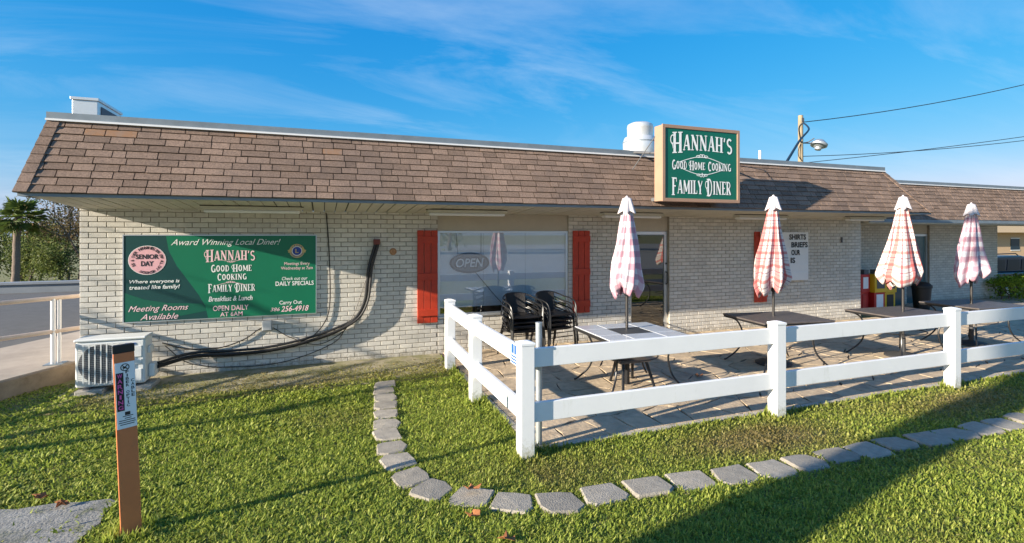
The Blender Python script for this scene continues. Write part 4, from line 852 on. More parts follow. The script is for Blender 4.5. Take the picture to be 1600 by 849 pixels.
# ================================================================== stacked chairs
def make_chair(label):
    t = thing('bistro_chair', label, 'chair', (0,0,0), 'stacked black bistro chairs'); W2, D2 = 0.255, 0.25
    seat = build('seat', MB().box(-0.215,0.215,-0.22,0.20,0.415,0.435), M['rattan'], t, bevel=0.006)
    build('seat_rim', MB().tube(smooth_path([(-0.22,-0.22,0.425),(0.22,-0.22,0.425),(0.225,0.19,0.42),(0,0.225,0.42),(-0.225,0.19,0.42),(-0.22,-0.22,0.425)],3), 0.011, 6), M['black'], t, smooth=True)
    loop = smooth_path([(-W2-0.02,-0.27,0),(-W2,-0.25,0.40),(-W2-0.015,-0.20,0.60),(-W2-0.03,-0.06,0.655),(-W2-0.02,0.10,0.675),(-0.17,0.24,0.735),(0,0.275,0.755),(0.17,0.24,0.735),(W2+0.02,0.10,0.675),(W2+0.03,-0.06,0.655),(W2+0.015,-0.20,0.60),(W2,-0.25,0.40),(W2+0.02,-0.27,0)], 4)
    build('arm_loop', MB().tube(loop, 0.0115, 7), M['black'], t, smooth=True)
    loop2 = smooth_path([(-0.235,-0.20,0.43),(-0.262,-0.05,0.54),(-0.25,0.10,0.58),(-0.16,0.235,0.62),(0,0.262,0.63),(0.16,0.235,0.62),(0.25,0.10,0.58),(0.262,-0.05,0.54),(0.235,-0.20,0.43)], 4)
    build('arm_loop', MB().tube(loop2, 0.009, 6), M['black'], t, smooth=True)
    loop3 = smooth_path([(-0.225,-0.10,0.43),(-0.24,0.05,0.48),(-0.15,0.225,0.52),(0,0.245,0.525),(0.15,0.225,0.52),(0.24,0.05,0.48),(0.225,-0.10,0.43)], 4)
    build('arm_loop', MB().tube(loop3, 0.008, 6), M['black'], t, smooth=True)
    bk = MB(); nb = 9
    lo = [(-0.15+0.3*i/(nb-1), 0.205+0.03*(1-((i-4)/4)**2), 0.44) for i in range(nb)]; hi = [(-0.165+0.33*i/(nb-1), 0.235+0.035*(1-((i-4)/4)**2), 0.735+0.015*(1-((i-4)/4)**2)) for i in range(nb)]
    bk.add(lo+hi+[(x, y+0.012, z) for x, y, z in lo+hi], [(i,i+1,nb+i+1,nb+i) for i in range(nb-1)]+[(2*nb+nb+i,2*nb+nb+i+1,2*nb+i+1,2*nb+i) for i in range(nb-1)])
    build('backrest', bk, M['rattan'], t)
    for s in (-1, 1):
        build('leg', MB().tube(smooth_path([(s*0.20,0.19,0.42),(s*0.235,0.25,0.2),(s*0.25,0.30,0)],3), 0.0115, 7), M['black'], t, smooth=True)
        build('back_upright', MB().tube([(s*0.158,0.20,0.42),(s*0.17,0.243,0.735)],0.009,6), M['black'], t, smooth=True)
    for yy_ in (-0.24, 0.23): build('stretcher', MB().tube([(-0.235,yy_,0.30),(0.235,yy_,0.30)],0.008,6), M['black'], t, smooth=True)
    return t
ch0 = None; ords = ('bottom', 'second from the bottom', 'third from the bottom', 'topmost')
for (cx0, cy0, rz0, nm) in ((2.93,7.52,4,'stack left of the steel pole'), (3.50,7.56,12,'stack right of the steel pole')):
    for k in range(4):
        if ch0 is None: ch0 = make_chair(''); c = ch0
        else: c = copy_tree(ch0)
        c.location = (cx0+random.uniform(-.006,.006), cy0-0.03*k, 0.02+0.078*k); c.rotation_euler.z = R(rz0+random.uniform(-1.2,1.2))
        c['label'] = 'black bistro chair, %s of the %s' % (ords[k], nm)

# ================================================================== edging stones
stones = [(0.76,6.74),(0.72,6.47),(0.70,6.19),(0.68,5.92),(0.645,5.64),(0.62,5.35),(0.59,5.05),(0.59,4.74),(0.615,4.43),(0.66,4.11),(0.79,3.84),(1.03,3.63),(1.29,3.46),(1.61,3.35),(1.97,3.34),(2.35,3.32),(2.73,3.28),(3.12,3.24),(3.50,3.22),(3.87,3.22),(4.24,3.21),(4.61,3.20),(4.99,3.20),(5.38,3.17),(5.77,3.17),(6.16,3.15),(6.55,3.15),(6.93,3.17),(7.3,3.17),(7.68,3.17),(8.05,3.17)]
NUMS = 'first second third fourth fifth sixth seventh eighth ninth tenth eleventh twelfth thirteenth fourteenth fifteenth sixteenth seventeenth eighteenth nineteenth twentieth twenty-first twenty-second twenty-third twenty-fourth twenty-fifth twenty-sixth twenty-seventh twenty-eighth twenty-ninth thirtieth thirty-first'.split()
STONE_POLY = []
for i, (x, y) in enumerate(stones):
    a = Vector(stones[max(0,i-1)]); b = Vector(stones[min(len(stones)-1,i+1)]); d = (b-a); sp_ = d.length/(2 if 0 < i < len(stones)-1 else 1); d.normalize(); nn = Vector((-d.y, d.x)); hl = sp_*0.5*1.0; hwd = 0.125 if i < 8 else 0.135
    prof = [(-hl*0.98,-hwd*0.55),(-hl*0.72,-hwd),(hl*0.66,-hwd*1.02),(hl*0.97,-hwd*0.5),(hl*0.80,hwd*0.92),(hl*0.1,hwd*1.05),(-hl*0.82,hwd*0.95)]
    prof = [(p+random.uniform(-.020,.020), q+random.uniform(-.020,.020)) for p, q in prof]
    P2 = [Vector((x,y))+d*p+nn*q for p, q in prof]; STONE_POLY.append(P2); h = 0.020+random.uniform(-0.006,0.009); tx, ty = random.uniform(-.05,.05), random.uniform(-.06,.03)
    n = len(P2); ins = [Vector((x,y))+(p-Vector((x,y)))*0.93 for p in P2]; m2 = MB(); zf = lambda p, z: z+tx*(p.x-x)+ty*(p.y-y)
    cc = (x, y, zf(Vector((x,y)), h+0.004))
    m2.add([(p.x,p.y,-0.06) for p in P2]+[(p.x,p.y,zf(p,h-0.012)) for p in P2]+[(p.x,p.y,zf(p,h+random.uniform(-.003,.003))) for p in ins]+[cc],
           [(k,(k+1)%n,n+(k+1)%n,n+k) for k in range(n)]+[(n+k,n+(k+1)%n,2*n+(k+1)%n,2*n+k) for k in range(n)]+[(2*n+k,2*n+(k+1)%n,3*n) for k in range(n)])
    o = build('edging_stone', m2, M['stone'], rnd=random.random()); tag(o, 'grey concrete edging stone, %s in the row counting from the wall' % NUMS[i], 'edging stone', 'stones edging the lawn border')
# old slab in the lawn corner
SLAB = [(-2.9,4.64),(-2.6,4.67),(-2.35,4.62),(-2.15,4.63),(-2.0,4.585),(-1.8,4.59),(-1.6,4.54),(-1.45,4.53),(-1.38,4.46),(-1.41,4.3),(-1.39,4.18),(-1.44,4.0),(-1.42,3.85),(-1.47,3.6),(-1.5,3.2),(-2.9,3.2)]
tag(build('concrete_slab', MB().prism(SLAB[::-1], -0.05, 0.018), M['slab']), 'rough grey concrete slab sunk in the lawn left of the marker', 'slab')
# dead leaves
LG = 'fallen dry leaves'
for (x, y, z, s, lab) in ((1.04,3.66,0.055,0.07,'curled orange dead leaf lying on an edging stone'),(0.97,3.36,0.03,0.055,'brown dead leaf in the grass just before the stone row'),(1.09,3.02,0.03,0.06,'orange dead leaf at the bottom edge of the lawn'),(-1.9,4.66,0.03,0.06,'brown dead leaf on the edge of the sunken slab'),(-1.72,4.5,0.03,0.05,'small brown dead leaf on the concrete slab'),(4.78,5.6,0.03,0.06,'red brown dead leaf on the patio between the first two tables')):
    m2 = MB(); n = 9; rs = random.Random(int(x*100)); V = [(0,0,0.01)]
    for k in range(n): a = 2*math.pi*k/n; r = s*(0.55 if k % 2 else 1)*rs.uniform(.8,1.15); V.append((r*math.cos(a), r*0.7*math.sin(a), 0.03*rs.uniform(0,1.4)))
    m2.add([(x+a, y+b, z+c) for a, b, c in V], [(0,k+1,(k+1)%n+1) for k in range(n)]); o = build('dead_leaf', m2, M['dry_leaf']); tag(o, lab, 'leaf', LG)
    md = o.modifiers.new('thick', 'SOLIDIFY'); md.thickness = 0.002

# ================================================================== grass
def grass():
    n = 640000
    # density falls with distance from the camera
    xs = rng.uniform(-4.6, 12.5, n*2); ys = rng.uniform(1.1, 8.2, n*2); d = np.hypot(xs, ys)
    keep = rng.random(n*2) < np.clip((4.2/d)**2, 0.05, 1.0)
    k_ = (xs/np.maximum(ys,.1)); keep &= (xs > -0.62*ys-1.1) & (xs < 2.6*ys+1.6)
    keep &= ~((xs > PX0+0.0) & (ys > PY0+0.0))
    edge = 7.05+0.12*np.sin(xs*5)+0.06*np.sin(xs*17); near_ap = (xs > -2.5) & (xs < 1.9) & (ys > edge-0.05); keep &= ~(near_ap & (rng.random(n*2) > np.clip(0.95-(ys-edge)*1.1, 0.12, 0.95))); keep &= ~((xs > -2.95) & (ys > 8.1))
    keep &= ~((xs > -2.5) & (ys > 7.95)) & ~((xs > A0-0.05) & (xs < A1+0.1) & (ys > AY0-0.06))
    cwx = np.interp(ys, [p[1] for p in cw], [p[0] for p in cw]); keep &= xs > cwx+0.04
    xs, ys = xs[keep], ys[keep]
    def inpoly(P):
        r = np.zeros(len(xs), bool); m = len(P)
        for i in range(m):
            (x1, y1), (x2, y2) = P[i], P[(i+1) % m]
            c = ((y1 > ys) != (y2 > ys)) & (xs < (x2-x1)*(ys-y1)/((y2-y1) if abs(y2-y1) > 1e-9 else 1e-9)+x1); r ^= c
        return r
    bad = inpoly(SLAB) & (rng.random(len(xs)) > 0.05)
    for P in STONE_POLY:
        c0 = sum(P, Vector((0,0)))/len(P); bad |= inpoly([tuple(c0+(p-c0)*0.93) for p in P])
    xs, ys = xs[~bad], ys[~bad]; m = len(xs); d = np.hypot(xs, ys)
    def nz(sx, sy, a, b): return np.sin(xs*sx+a+1.7*np.sin(ys*sy*0.6+b))*np.sin(ys*sy+b+1.3*np.sin(xs*sx*0.7))
    clump = 0.5+0.5*nz(9, 11, .3, 1.1)*0.6+0.2*nz(23, 19, 2, .4)
    # bare worn turf near the patio on the right
    dry = np.exp(-((ys-3.78)/0.33)**2)*(xs > 1.6)*(0.55+0.45*np.sin(xs*1.9+0.4))+0.35*np.clip(nz(1.6,2.1,1,2),0,1)+0.75*np.clip((ys-6.75)/0.35,0,1)*(xs < 1.7)*(xs > -2.6)
    dry = np.clip(dry+rng.normal(0, .12, m), 0, 1)
    pd = np.full(m, 9.0)
    for (qx, qy) in posts+[(1.87,4.32),(-1.16,3.98)]: pd = np.minimum(pd, np.maximum(np.abs(xs-qx), np.abs(ys-qy)))
    tuft = np.exp(-((pd-0.08)/0.05)**2)*(pd > 0.06)+0.55*np.exp(-((ys-4.2)/0.05)**2)*(xs > 1.7)+0.55*np.exp(-((xs-1.76)/0.05)**2)*(ys > 4.2)
    weed = np.clip(nz(3.1,2.7,.7,2.9)-0.62, 0, 1)*2.2
    h = (0.021+0.016*clump+0.012*weed+0.03*tuft)*(1-0.35*((ys > 7.05) & (xs < 1.75)))*rng.uniform(.55,1.5,m)*(1-0.45*dry)
    wd = rng.uniform(.005,.0105,m)*(1+0.7*weed)*np.clip(d/4.2, 1, 1.9); az = rng.uniform(0, 2*np.pi, m); tilt = np.clip(rng.normal(.95, .36, m)-0.5*tuft, .05, 1.42)
    dx, dy = np.cos(az), np.sin(az); px, py = -dy, dx
    rootz = np.full(m, -0.012)+0.010*clump+0.010*np.clip(nz(2.3,1.9,.2,.9),0,1)+0.022*((ys > 6.88) & (xs > -2.9) & (xs < 1.79))
    L1 = h*0.55; t1 = tilt*0.6; t2 = tilt*1.25
    mxp, mzp = L1*np.sin(t1), L1*np.cos(t1); ex, ez_ = mxp+h*0.6*np.sin(t2), mzp+h*0.6*np.cos(t2)
    V = np.empty((m, 5, 3), np.float32)
    for j, (off, hz, wdt) in enumerate(((0,0,-.5),(0,0,.5),(1,1,.55),(1,1,-.55))):
        V[:,j,0] = xs+dx*(mxp if off else 0)+px*wd*wdt; V[:,j,1] = ys+dy*(mxp if off else 0)+py*wd*wdt; V[:,j,2] = rootz+(mzp if hz else 0)
    V[:,4,0] = xs+dx*ex; V[:,4,1] = ys+dy*ex; V[:,4,2] = rootz+ez_
    me = bpy.data.meshes.new('grass'); me.vertices.add(m*5); me.vertices.foreach_set('co', V.ravel())
    base = (np.arange(m)*5)[:,None]; quad = base+np.array([0,1,2,3]); tri = base+np.array([3,2,4])
    loops = np.concatenate([quad, tri], 1).ravel().astype(np.int32); me.loops.add(len(loops)); me.loops.foreach_set('vertex_index', loops)
    st_ = np.empty((m,2), np.int32); st_[:,0] = np.arange(m)*7; st_[:,1] = st_[:,0]+4
    me.polygons.add(m*2); me.polygons.foreach_set('loop_start', st_.ravel())
    me.update(calc_edges=True); me.validate()
    a1 = me.attributes.new('rnd', 'FLOAT', 'FACE'); a1.data.foreach_set('value', np.repeat(rng.random(m), 2).astype(np.float32))
    a2 = me.attributes.new('dry', 'FLOAT', 'FACE'); a2.data.foreach_set('value', np.repeat(dry, 2).astype(np.float32))
    g = bpy.data.materials.new('grass_blade'); g.use_nodes = True; t = g.node_tree; b = t.nodes['Principled BSDF']; b.inputs['Roughness'].default_value = 0.55; b.inputs['Specular IOR Level'].default_value = 0.25
    at = t.nodes.new('ShaderNodeAttribute'); at.attribute_name = 'rnd'; ad = t.nodes.new('ShaderNodeAttribute'); ad.attribute_name = 'dry'
    cr = t.nodes.new('ShaderNodeValToRGB'); e = cr.color_ramp.elements; e[0].position = 0; e[0].color = (0.15,0.215,0.03,1); e[1].position = 1; e[1].color = (0.52,0.53,0.16,1); q = e.new(0.55); q.color = (0.32,0.39,0.06,1); q = e.new(0.92); q.color = (0.45,0.48,0.09,1)
    cr2 = t.nodes.new('ShaderNodeValToRGB'); e = cr2.color_ramp.elements; e[0].color = (0.15,0.135,0.035,1); e[1].color = (0.36,0.28,0.12,1)
    t.links.new(at.outputs['Fac'], cr.inputs[0]); t.links.new(at.outputs['Fac'], cr2.inputs[0])
    mm = t.nodes.new('ShaderNodeMix'); mm.data_type = 'RGBA'; t.links.new(ad.outputs['Fac'], mm.inputs[0]); t.links.new(cr.outputs[0], mm.inputs[6]); t.links.new(cr2.outputs[0], mm.inputs[7]); t.links.new(mm.outputs[2], b.inputs['Base Color'])
    tl = t.nodes.new('ShaderNodeBsdfTranslucent'); ms = t.nodes.new('ShaderNodeMixShader'); ms.inputs[0].default_value = 0.48; t.links.new(mm.outputs[2], tl.inputs[0]); t.links.new(b.outputs[0], ms.inputs[1]); t.links.new(tl.outputs[0], ms.inputs[2]); t.links.new(ms.outputs[0], t.nodes['Material Output'].inputs[0])
    me.materials.append(g); o = bpy.data.objects.new('grass', me); COL.objects.link(o); o['kind'] = 'stuff'; tag(o, 'coarse green lawn grass with dry tan patches', 'grass')
    print('blades', m)
grass()

# ================================================================== vegetation
def leaves_obj(name, C, size, mt, parent, flat=0.0, origin=None):
    """C: n x 3 leaf centres; each leaf a bent pair of quads"""
    n = len(C); u = rng.normal(size=(n,3)); u /= np.linalg.norm(u, axis=1)[:,None]; r = rng.normal(size=(n,3)); v = np.cross(u, r); v /= np.linalg.norm(v, axis=1)[:,None]; nn = np.cross(u, v)
    s = size*rng.uniform(.6,1.4,n)[:,None]
    V = np.stack([C-u*s, C-v*s*.45+nn*s*.12, C+u*s, C+v*s*.45+nn*s*.12], 1)
    o = np.array(origin); me = bpy.data.meshes.new(name); me.vertices.add(n*4); me.vertices.foreach_set('co', (V-o).astype(np.float32).ravel())
    b = (np.arange(n)*4)[:,None]; lp = np.concatenate([b+np.array([0,1,2]), b+np.array([0,2,3])], 1).ravel().astype(np.int32)
    me.loops.add(len(lp)); me.loops.foreach_set('vertex_index', lp); me.polygons.add(n*2); me.polygons.foreach_set('loop_start', (np.arange(n*2)*3).astype(np.int32)); me.update(calc_edges=True)
    at = me.attributes.new('rnd', 'FLOAT', 'FACE'); at.data.foreach_set('value', np.repeat(rng.random(n), 2).astype(np.float32)); me.materials.append(mt)
    ob = bpy.data.objects.new(name, me); COL.objects.link(ob)
    if parent is not None: ob.parent = parent; pc = WO[parent.name]; ob.location = tuple(o[i]-pc[i] for i in range(3))
    else: ob.location = tuple(o)
    WO[ob.name] = tuple(o); return ob
def limbs(mb, p, d, l, r, depth, rs, tips, spread=0.6):
    q = p; path = [p]; rad = [r]
    for k in range(3):
        d = (d+Vector((rs.gauss(0,.12), rs.gauss(0,.12), rs.gauss(0.03,.08)))).normalized(); q = q+d*l/3; path.append(q); rad.append(r*(1-0.15*(k+1)))
    mb.tube(path, rad, 6, cap=False)
    if depth == 0: tips.append(q); return
    tips.append(path[2])
    for k in range(rs.choice((2,3,3))):
        nd = (d+Vector((rs.gauss(0,spread), rs.gauss(0,spread), rs.gauss(0.12,spread*0.6)))).normalized(); limbs(mb, q, nd, l*rs.uniform(.62,.82), r*0.55, depth-1, rs, tips, spread)
def tree(name, label, loc, hgt, r, seed, mt, nleaf, lsize, depth=3, cl=0.5, group=None, spread=0.6, lean=(0,0)):
    rs = random.Random(seed); t = thing(name, label, 'tree', loc, group); mb = MB(); tips = []
    limbs(mb, Vector(loc)-Vector((0,0,0.2)), Vector((lean[0],lean[1],1)).normalized(), hgt*0.36, r, depth, rs, tips, spread)
    build('trunk', mb, M['bark'], t, smooth=True)
    if nleaf:
        T = np.array([tuple(p) for p in tips]); C = T[rng.integers(0, len(T), nleaf)]+rng.normal(0, cl, (nleaf,3)); leaves_obj('crown', C, lsize, mt, t, origin=loc)
    return t
def palm(label, loc, hgt, r, cr, nf, seed, group=None, lean=0.0):
    rs = random.Random(seed); t = thing('palm_tree', label, 'palm tree', loc, group); L0 = Vector(loc)
    pth = [L0+Vector((lean*s*s*hgt+0.04*hgt*math.sin(s*5)*0.3, 0, hgt*s-0.2*(1-s))) for s in [i/14 for i in range(15)]]
    build('trunk', MB().tube(pth, [r*(1.12 if i % 2 else 0.98)*(1.15-0.25*i/14) for i in range(15)], 10), M['palm_bark'], t, smooth=True)
    top = pth[-1]; mb = MB(); rn = []
    for k in range(nf):
        a = rs.uniform(0, 6.28); el = rs.uniform(-0.9, 1.25); d = Vector((math.cos(a)*math.cos(el), math.sin(a)*math.cos(el), math.sin(el))); pl = cr*0.50*rs.uniform(.8,1.1)
        hub = top+d*pl+Vector((0,0,-0.08*cr)); o0 = len(mb.f); mb.tube([top, top+d*pl*0.5+Vector((0,0,0.02)), hub], 0.012*cr/1.2+0.006, 4, cap=False)
        side = d.cross(Vector((0,0,1))); side = side.normalized() if side.length > .01 else Vector((1,0,0)); up = side.cross(d).normalized()
        for j in range(15):
            b = R(-105+15*j)+rs.uniform(-.06,.06); ld = (d*math.cos(b)+side*math.sin(b)+up*0.12).normalized(); ll = cr*0.55*rs.uniform(.75,1.05)*(0.75+0.25*math.cos(b)); w3 = ll*0.055
            m_ = hub+ld*ll*0.55; e_ = hub+ld*ll+Vector((0,0,-0.22*ll)); pp = ld.cross(up).normalized()*w3
            mb.add([hub, m_+pp, e_, m_-pp], [(0,1,2),(0,2,3)])
        rn += [rs.random()]*(len(mb.f)-o0)
    build('crown', mb, M['palm_leaf'], t, rnd=rn)
    mb = MB()
    for k in range(26):
        a = rs.uniform(0, 6.28); z0 = -rs.uniform(0.05, 0.6)*cr; d = Vector((math.cos(a), math.sin(a), rs.uniform(-.6,.5))); mb.tube([top+Vector((0,0,z0)), top+Vector((0,0,z0))+d*0.22*cr], [0.03*cr,0.015*cr], 4)
    build('frond_boots', mb, M['palm_bark'], t)
    return t
TB = 'trees beyond the road'
def gzz(x, y): return gz(x, y)
palm('cabbage palm with a round fan crown beyond the road', (-16.75,38,-1.5), 4.5, 0.17, 1.5, 40, 4, TB, 0.06)
bgt = [('bare_tree','thin leafed tree with pale branches right of the palm',(-16.6,43),5.6,0.16,21,'leaf_b',3600,0.085,4,0.45),
       ('bare_tree','olive leafed tree close against the brick corner',(-14.4,40),5.6,0.16,22,'leaf_b',3000,0.08,4,0.45),
       ('broadleaf_tree','green bushy tree behind the palm trunk',(-19.5,45),4.6,0.18,23,'leaf_a',5200,0.11,3,0.6),
       ('broadleaf_tree','dark green tree at the left edge of the view',(-23.0,46),5.0,0.18,24,'leaf_a',5200,0.11,3,0.7),
       ('broadleaf_tree','low leafy shrub tree between palm and brick corner',(-17.2,41),2.9,0.12,25,'leaf_a',4200,0.08,3,0.45),
       ('broadleaf_tree','low dense shrub tree hugging the brick corner behind the parapet',(-15.2,40.5),2.9,0.12,26,'leaf_a',4000,0.08,3,0.45),
       ('broadleaf_tree','low olive shrub tree left of the palm trunk',(-20.4,42),2.8,0.12,27,'leaf_b',4000,0.08,3,0.45)]
for nm, lab, (x, y), h_, r_, sd2, mt, nl, ls, dp, cl in bgt: tree(nm, lab, (x, y, gzz(x, y)), h_, r_, sd2, M[mt], nl, ls, dp, cl, TB)
# made-up palm and tree, added out of the picture to shade lawn and wall; trees across the way (seen in the glass)
palm('made-up tall palm left of the camera, added to shade the lawn', (-7.2,0.62,0), 8.0, 0.27, 1.7, 40, 9, None, 0.0)
tree('added_shade_tree', 'made-up sparse branching tree left of the lawn, added for streaky shade', (-9.6,4.6,0), 4.6, 0.15, 31, M['leaf_a'], 160, 0.05, 3, 0.3, None, 0.55)
for k, (x, y, h_) in enumerate(((-2,-38,9.5),(14,-42,8.5),(33,-36,10),(46,-34,8))):
    tree('broadleaf_tree', ('leafy tree across the way behind the camera, reflected left in the window','round leafy tree across the way, reflected in the glass door','tall leafy tree across the way on the right side','leafy tree farthest right across the way')[k], (x, y, -0.02), h_, 0.28, 40+k, M['leaf_a'], 5000, 0.22, 3, 1.0, 'trees across the way')
# hedge on the right
hd = thing('hedge', 'clipped bright green hedge at the right end of the patio', 'hedge', (20.4, 9.3, -0.3))
C = rng.uniform((18.6,8.6,-0.5),(24,10.0,0.62),(9000,3)); C[:,2] = np.where(rng.random(9000) < .5, 0.50+0.1*np.sin(C[:,0]*3)+rng.normal(0,.05,9000), C[:,2])
leaves_obj('foliage', C, 0.045, M['hedge'], hd, origin=(20.4,9.3,-0.3))
stm = MB()
for k in range(14): x = 18.9+k*0.36; stm.tube([(x,9.3,-0.6),(x+0.1,9.2,0.1),(x-0.1,9.35,0.45)],[0.03,0.02,0.01],5)
build('stems', stm, M['bark'], hd)

# ================================================================== rooftop gear, utility pole, wires
rb = thing('rooftop_unit', 'small white metal duct box on the left end of the roof', 'rooftop unit', (-2.75, 8.2, 3.2))
build('casing', MB().box(-2.88,-2.62,7.80,8.60,3.18,3.61), M['vent'], rb, bevel=0.006)
build('lid', MB().box(-2.895,-2.605,7.785,8.615,3.6105,3.645), M['vent'], rb, bevel=0.004)
build('louver', MB().box(-2.6195,-2.61,7.9,8.5,3.28,3.56), M['ac_dark'], rb)
ex = thing('exhaust_fan', 'round silver exhaust fan on the roof left of the green sign', 'exhaust fan', (6.52, 9.5, 3.2))
build('curb', MB().box(6.22,6.82,9.2,9.8,3.15,3.5), M['vent'], ex)
build('windband', MB().lathe([(0.30,3.50),(0.365,3.62),(0.37,3.95),(0.34,4.04),(0.335,4.05)], 6.52, 9.5, 32), M['vent'], ex, smooth=True)
build('hood', MB().lathe([(0.275,4.0505),(0.28,4.25),(0.285,4.26),(0.27,4.33),(0.20,4.37),(0.0,4.385)], 6.52, 9.5, 32), M['vent'], ex, smooth=True)
build('band', MB().lathe([(0.374,3.93),(0.374,3.955)], 6.52, 9.5, 32), M['flash'], ex)
sm_ = thing('service_mast', 'small white pipe and metal box on the roof edge right of the sign', 'vent pipe', (9.6, 9.2, 3.2))
build('pipe', MB().tube([(9.40,9.0,3.15),(9.40,9.0,3.86)],0.03,10), M['white'], sm_); build('box', MB().box(9.46,10.3,9.0,9.3,3.15,3.66), M['flash'], sm_)
up = thing('utility_pole', 'weathered wooden utility pole behind the roof with a street lamp', 'utility pole', (23.68, 20, -0.5))
build('pole', MB().tube([(23.68,20,-0.9),(23.68,20,8.2)],[0.15,0.12],12), M['wood_pole'], up, smooth=True)
lmp = build('lamp_arm', MB().tube([(23.68,20,6.72),(24.05,19.85,6.80),(24.35,19.75,7.0)],0.03,6).tube([(23.68,20,6.75),(24.4,19.8,6.74)],0.025,6), M['ac_dark'], up)
build('lamp_head', MB().lathe([(0.08,0.52),(0.22,0.48),(0.42,0.28),(0.40,0.18),(0.18,0.06),(0.15,-0.04),(0.0,-0.07)][::-1],0,0,20).xform(Matrix.Translation((24.62,19.75,6.45)) @ Euler((0,R(18),0)).to_matrix().to_4x4()), M['pole_steel'], lmp, smooth=True)
build('bolt_plate', MB().box(23.60,23.76,19.85,19.87,7.85,8.05), M['ac_dark'], up)
build('down_conduit', MB().tube(smooth_path([(23.58,19.9,6.7),(23.40,19.9,6.3),(23.45,19.9,6.0),(23.62,19.88,5.8)]),0.02,5), M['cable'], up)
def sag(a, b, s, n=14):
    a, b = Vector(a), Vector(b); return [a.lerp(b, i/n)-Vector((0,0,s*4*(i/n)*(1-i/n))) for i in range(n+1)]
tag(build('power_line', MB().tube(sag((23.8,19.95,7.85),(44,15,12.3),0.45), 0.022, 5), M['cable']), 'topmost overhead power line rising right from the utility pole', 'power line', 'overhead lines')
tag(build('power_line', MB().tube(sag((23.8,19.95,6.05),(44,15,8.3),0.35), 0.018, 5), M['cable']), 'upper of the two low overhead lines right of the pole', 'power line', 'overhead lines')
tag(build('power_line', MB().tube(sag((23.8,19.95,5.7),(44,15,8.55),0.15), 0.018, 5), M['cable']), 'lower of the two low overhead lines right of the pole', 'power line', 'overhead lines')
tag(build('service_drop', MB().tube(smooth_path([(10.4,9.2,3.62),(13.6,11.5,4.8),(17.6,14.5,6.0),(21.0,17.6,7.1),(22.4,19,7.25),(23.3,19.7,6.95),(23.6,19.9,6.75)]), 0.035, 5), M['cable']), 'drooping black service cable from the roof to the utility pole', 'cable')

# ================================================================== newspaper boxes and bin beside the recessed wall
def news(x0, x1, yf, z1, mbody, mwin, label, poster):
    t = thing('newspaper_box', label, 'newspaper box', ((x0+x1)/2, yf+0.2, 0.012), 'newspaper boxes'); zc = z1*0.52
    b = build('cabinet', MB().box(x0,x1,yf,yf+0.4,zc,z1), mbody, t, bevel=0.012)
    build('window', MB().box(x0+0.07,x1-0.07,yf-0.006,yf-0.0005,zc+0.10,z1-0.07), mwin, t)
    build('coin_box', MB().box(x0+0.14,x1-0.02,yf+0.02,yf+0.22,z1+0.0005,z1+0.11), M['ac_dark'], t)
    build('pedestal', MB().box(x0+0.02,x1-0.02,yf+0.03,yf+0.37,0.015,zc-0.0005), poster[0], t)
    build('placard', MB().box(x0+0.09,x1-0.09,yf+0.02,yf+0.0295,0.10,zc-0.05), poster[1], t)
    return t
news(12.50,12.82,8.85,0.95,M['red_box'],M['paper'],'red newspaper box against the end of the main brick wall',(M['red_box'],M['red_box']))
news(12.85,13.27,8.75,0.95,M['yellow'],M['ac_dark'],'yellow newspaper box with a white placard on red pedestal',(M['red_box'],M['paper']))
news(13.31,13.73,8.80,0.90,M['yellow'],M['tile_dark'],'second yellow newspaper box nearest the teal door',(M['yellow'],M['ink']))
tag(build('trash_bin', MB().lathe([(0.17,0.012),(0.21,0.55),(0.23,0.56),(0.23,0.62),(0.15,0.70),(0.0,0.72)], 14.6, 8.75, 20), M['ink'], smooth=True), 'black round trash bin beside the teal door', 'bin')
tag(build('wall_panel', MB().box(13.98,14.95,9.40,9.49,0.02,0.72), M['teal_door']), 'low teal panel against the recessed brick wall', 'panel')

# ================================================================== right background: suv and tan building
tb = thing('tan_building', 'low tan stucco building far right behind the parked vehicle', 'building', (62, 30, -0.6))
build('wall', MB().box(50,80,30,40,-0.8,2.1), M['tan_wall'], tb)
build('fascia', MB().box(49.3,81,29.0,41,2.1005,3.0), mat('tan_trim', (0.62,0.46,0.30), 0.8), tb)
for x in (56,60,64): 
    wn = build('window', MB().box(x-0.7,x+0.7,29.95,29.998,0.4,1.5), M['car_glass'], tb); build('frame', MB().box(x-0.78,x+0.78,29.94,29.9495,1.5005,1.58).box(x-0.78,x+0.78,29.94,29.9495,0.32,0.3995), M['white'], wn)
sv = thing('parked_suv', 'dark blue vehicle parked behind the hedge at the far right', 'car', (24.6, 12.2, -0.56))
def prof_y(pts, y0, y1): return MB().prism_y(pts, y0, y1)
X0, Z0 = 22.6, -0.56
build('body', prof_y([(X0,Z0+0.35),(X0+4.6,Z0+0.35),(X0+4.65,Z0+0.8),(X0+4.5,Z0+1.0),(X0+3.5,Z0+1.08),(X0+0.15,Z0+1.1),(X0-0.02,Z0+0.85)],11.3,13.1), M['car'], sv, bevel=0.05)
build('cabin', prof_y([(X0+0.12,Z0+1.1),(X0+3.45,Z0+1.085),(X0+2.75,Z0+1.62),(X0+2.2,Z0+1.70),(X0+0.55,Z0+1.69),(X0+0.3,Z0+1.6)],11.42,12.98), M['car'], sv, bevel=0.05)
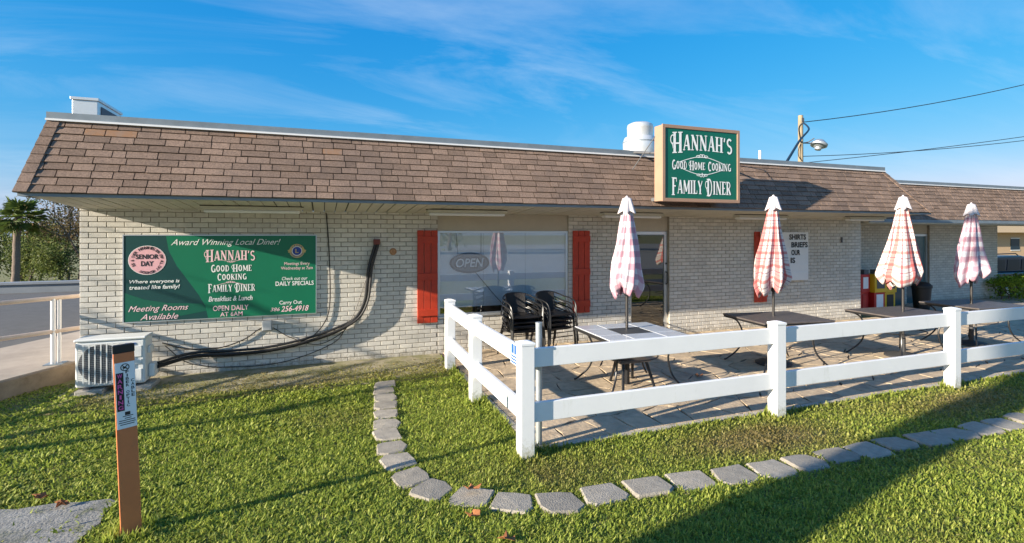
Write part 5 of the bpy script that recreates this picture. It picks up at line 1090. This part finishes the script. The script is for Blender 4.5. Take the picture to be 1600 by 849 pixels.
for a, b in ((0.42,1.15),(1.25,2.05),(2.15,2.95)): build('window', prof_y([(X0+a,Z0+1.16),(X0+b,Z0+1.16),(X0+min(b,2.65),Z0+1.56),(X0+a+0.05,Z0+1.56)],11.405,11.4195), M['car_glass'], sv)
for x in (X0+0.9, X0+3.7):
    for y in (11.25, 12.95):
        wl = build('wheel', MB().lathe([(0.33,-0.1),(0.35,-0.07),(0.35,0.07),(0.33,0.1)],0,0,24).xform(Matrix.Translation((x,y+0.1,Z0+0.35)) @ Euler((R(90),0,0)).to_matrix().to_4x4()), M['ink'], sv, smooth=True)
        build('rim', MB().lathe([(0.21,0.101),(0.20,0.11)],0,0,20).xform(Matrix.Translation((x,y+0.1,Z0+0.35)) @ Euler((R(90),0,0)).to_matrix().to_4x4()), M['alu'], wl)
build('roof_rail', MB().tube([(X0+0.5,11.6,Z0+1.70),(X0+0.6,11.6,Z0+1.76),(X0+2.2,11.6,Z0+1.77),(X0+2.35,11.6,Z0+1.70)],0.02,6), M['ink'], sv)

# ================================================================== sidewalk railing
rl = thing('handrail', 'cream painted pipe handrail along the raised sidewalk', 'railing', (-3.33, 8.47, 0.226))
d = Vector((0.70,0.714)); p0 = Vector((-3.33,8.47)); pts_ = [p0-d*3.2, p0-d*1.6, p0, p0+d*1.2]; M['cream'] = mat('cream_pipe', (0.62,0.48,0.37), 0.5, noise=0.08, nscale=8)
p_off = lambda q, z: (q.x, q.y, z)
for z in (1.10, 0.66): build('rail', MB().tube([p_off(pts_[0], z), p_off(pts_[2]+d*2.6, z)], 0.028, 10), M['cream'], rl, smooth=True)
for q in (pts_[1], pts_[2]):
    po = build('post', MB().tube([p_off(q, 0.20), p_off(q, 1.10)], 0.028, 10).tube([p_off(q+d*0.07, 0.20), p_off(q+d*0.07, 1.10)], 0.02, 10), M['white'], rl, smooth=True); build('base_plate', MB().box(q.x-0.08,q.x+0.12,q.y-0.08,q.y+0.12,0.227,0.238), M['flash'], po)
for o in bpy.data.objects:
    if o.type == 'MESH': o.data.update()
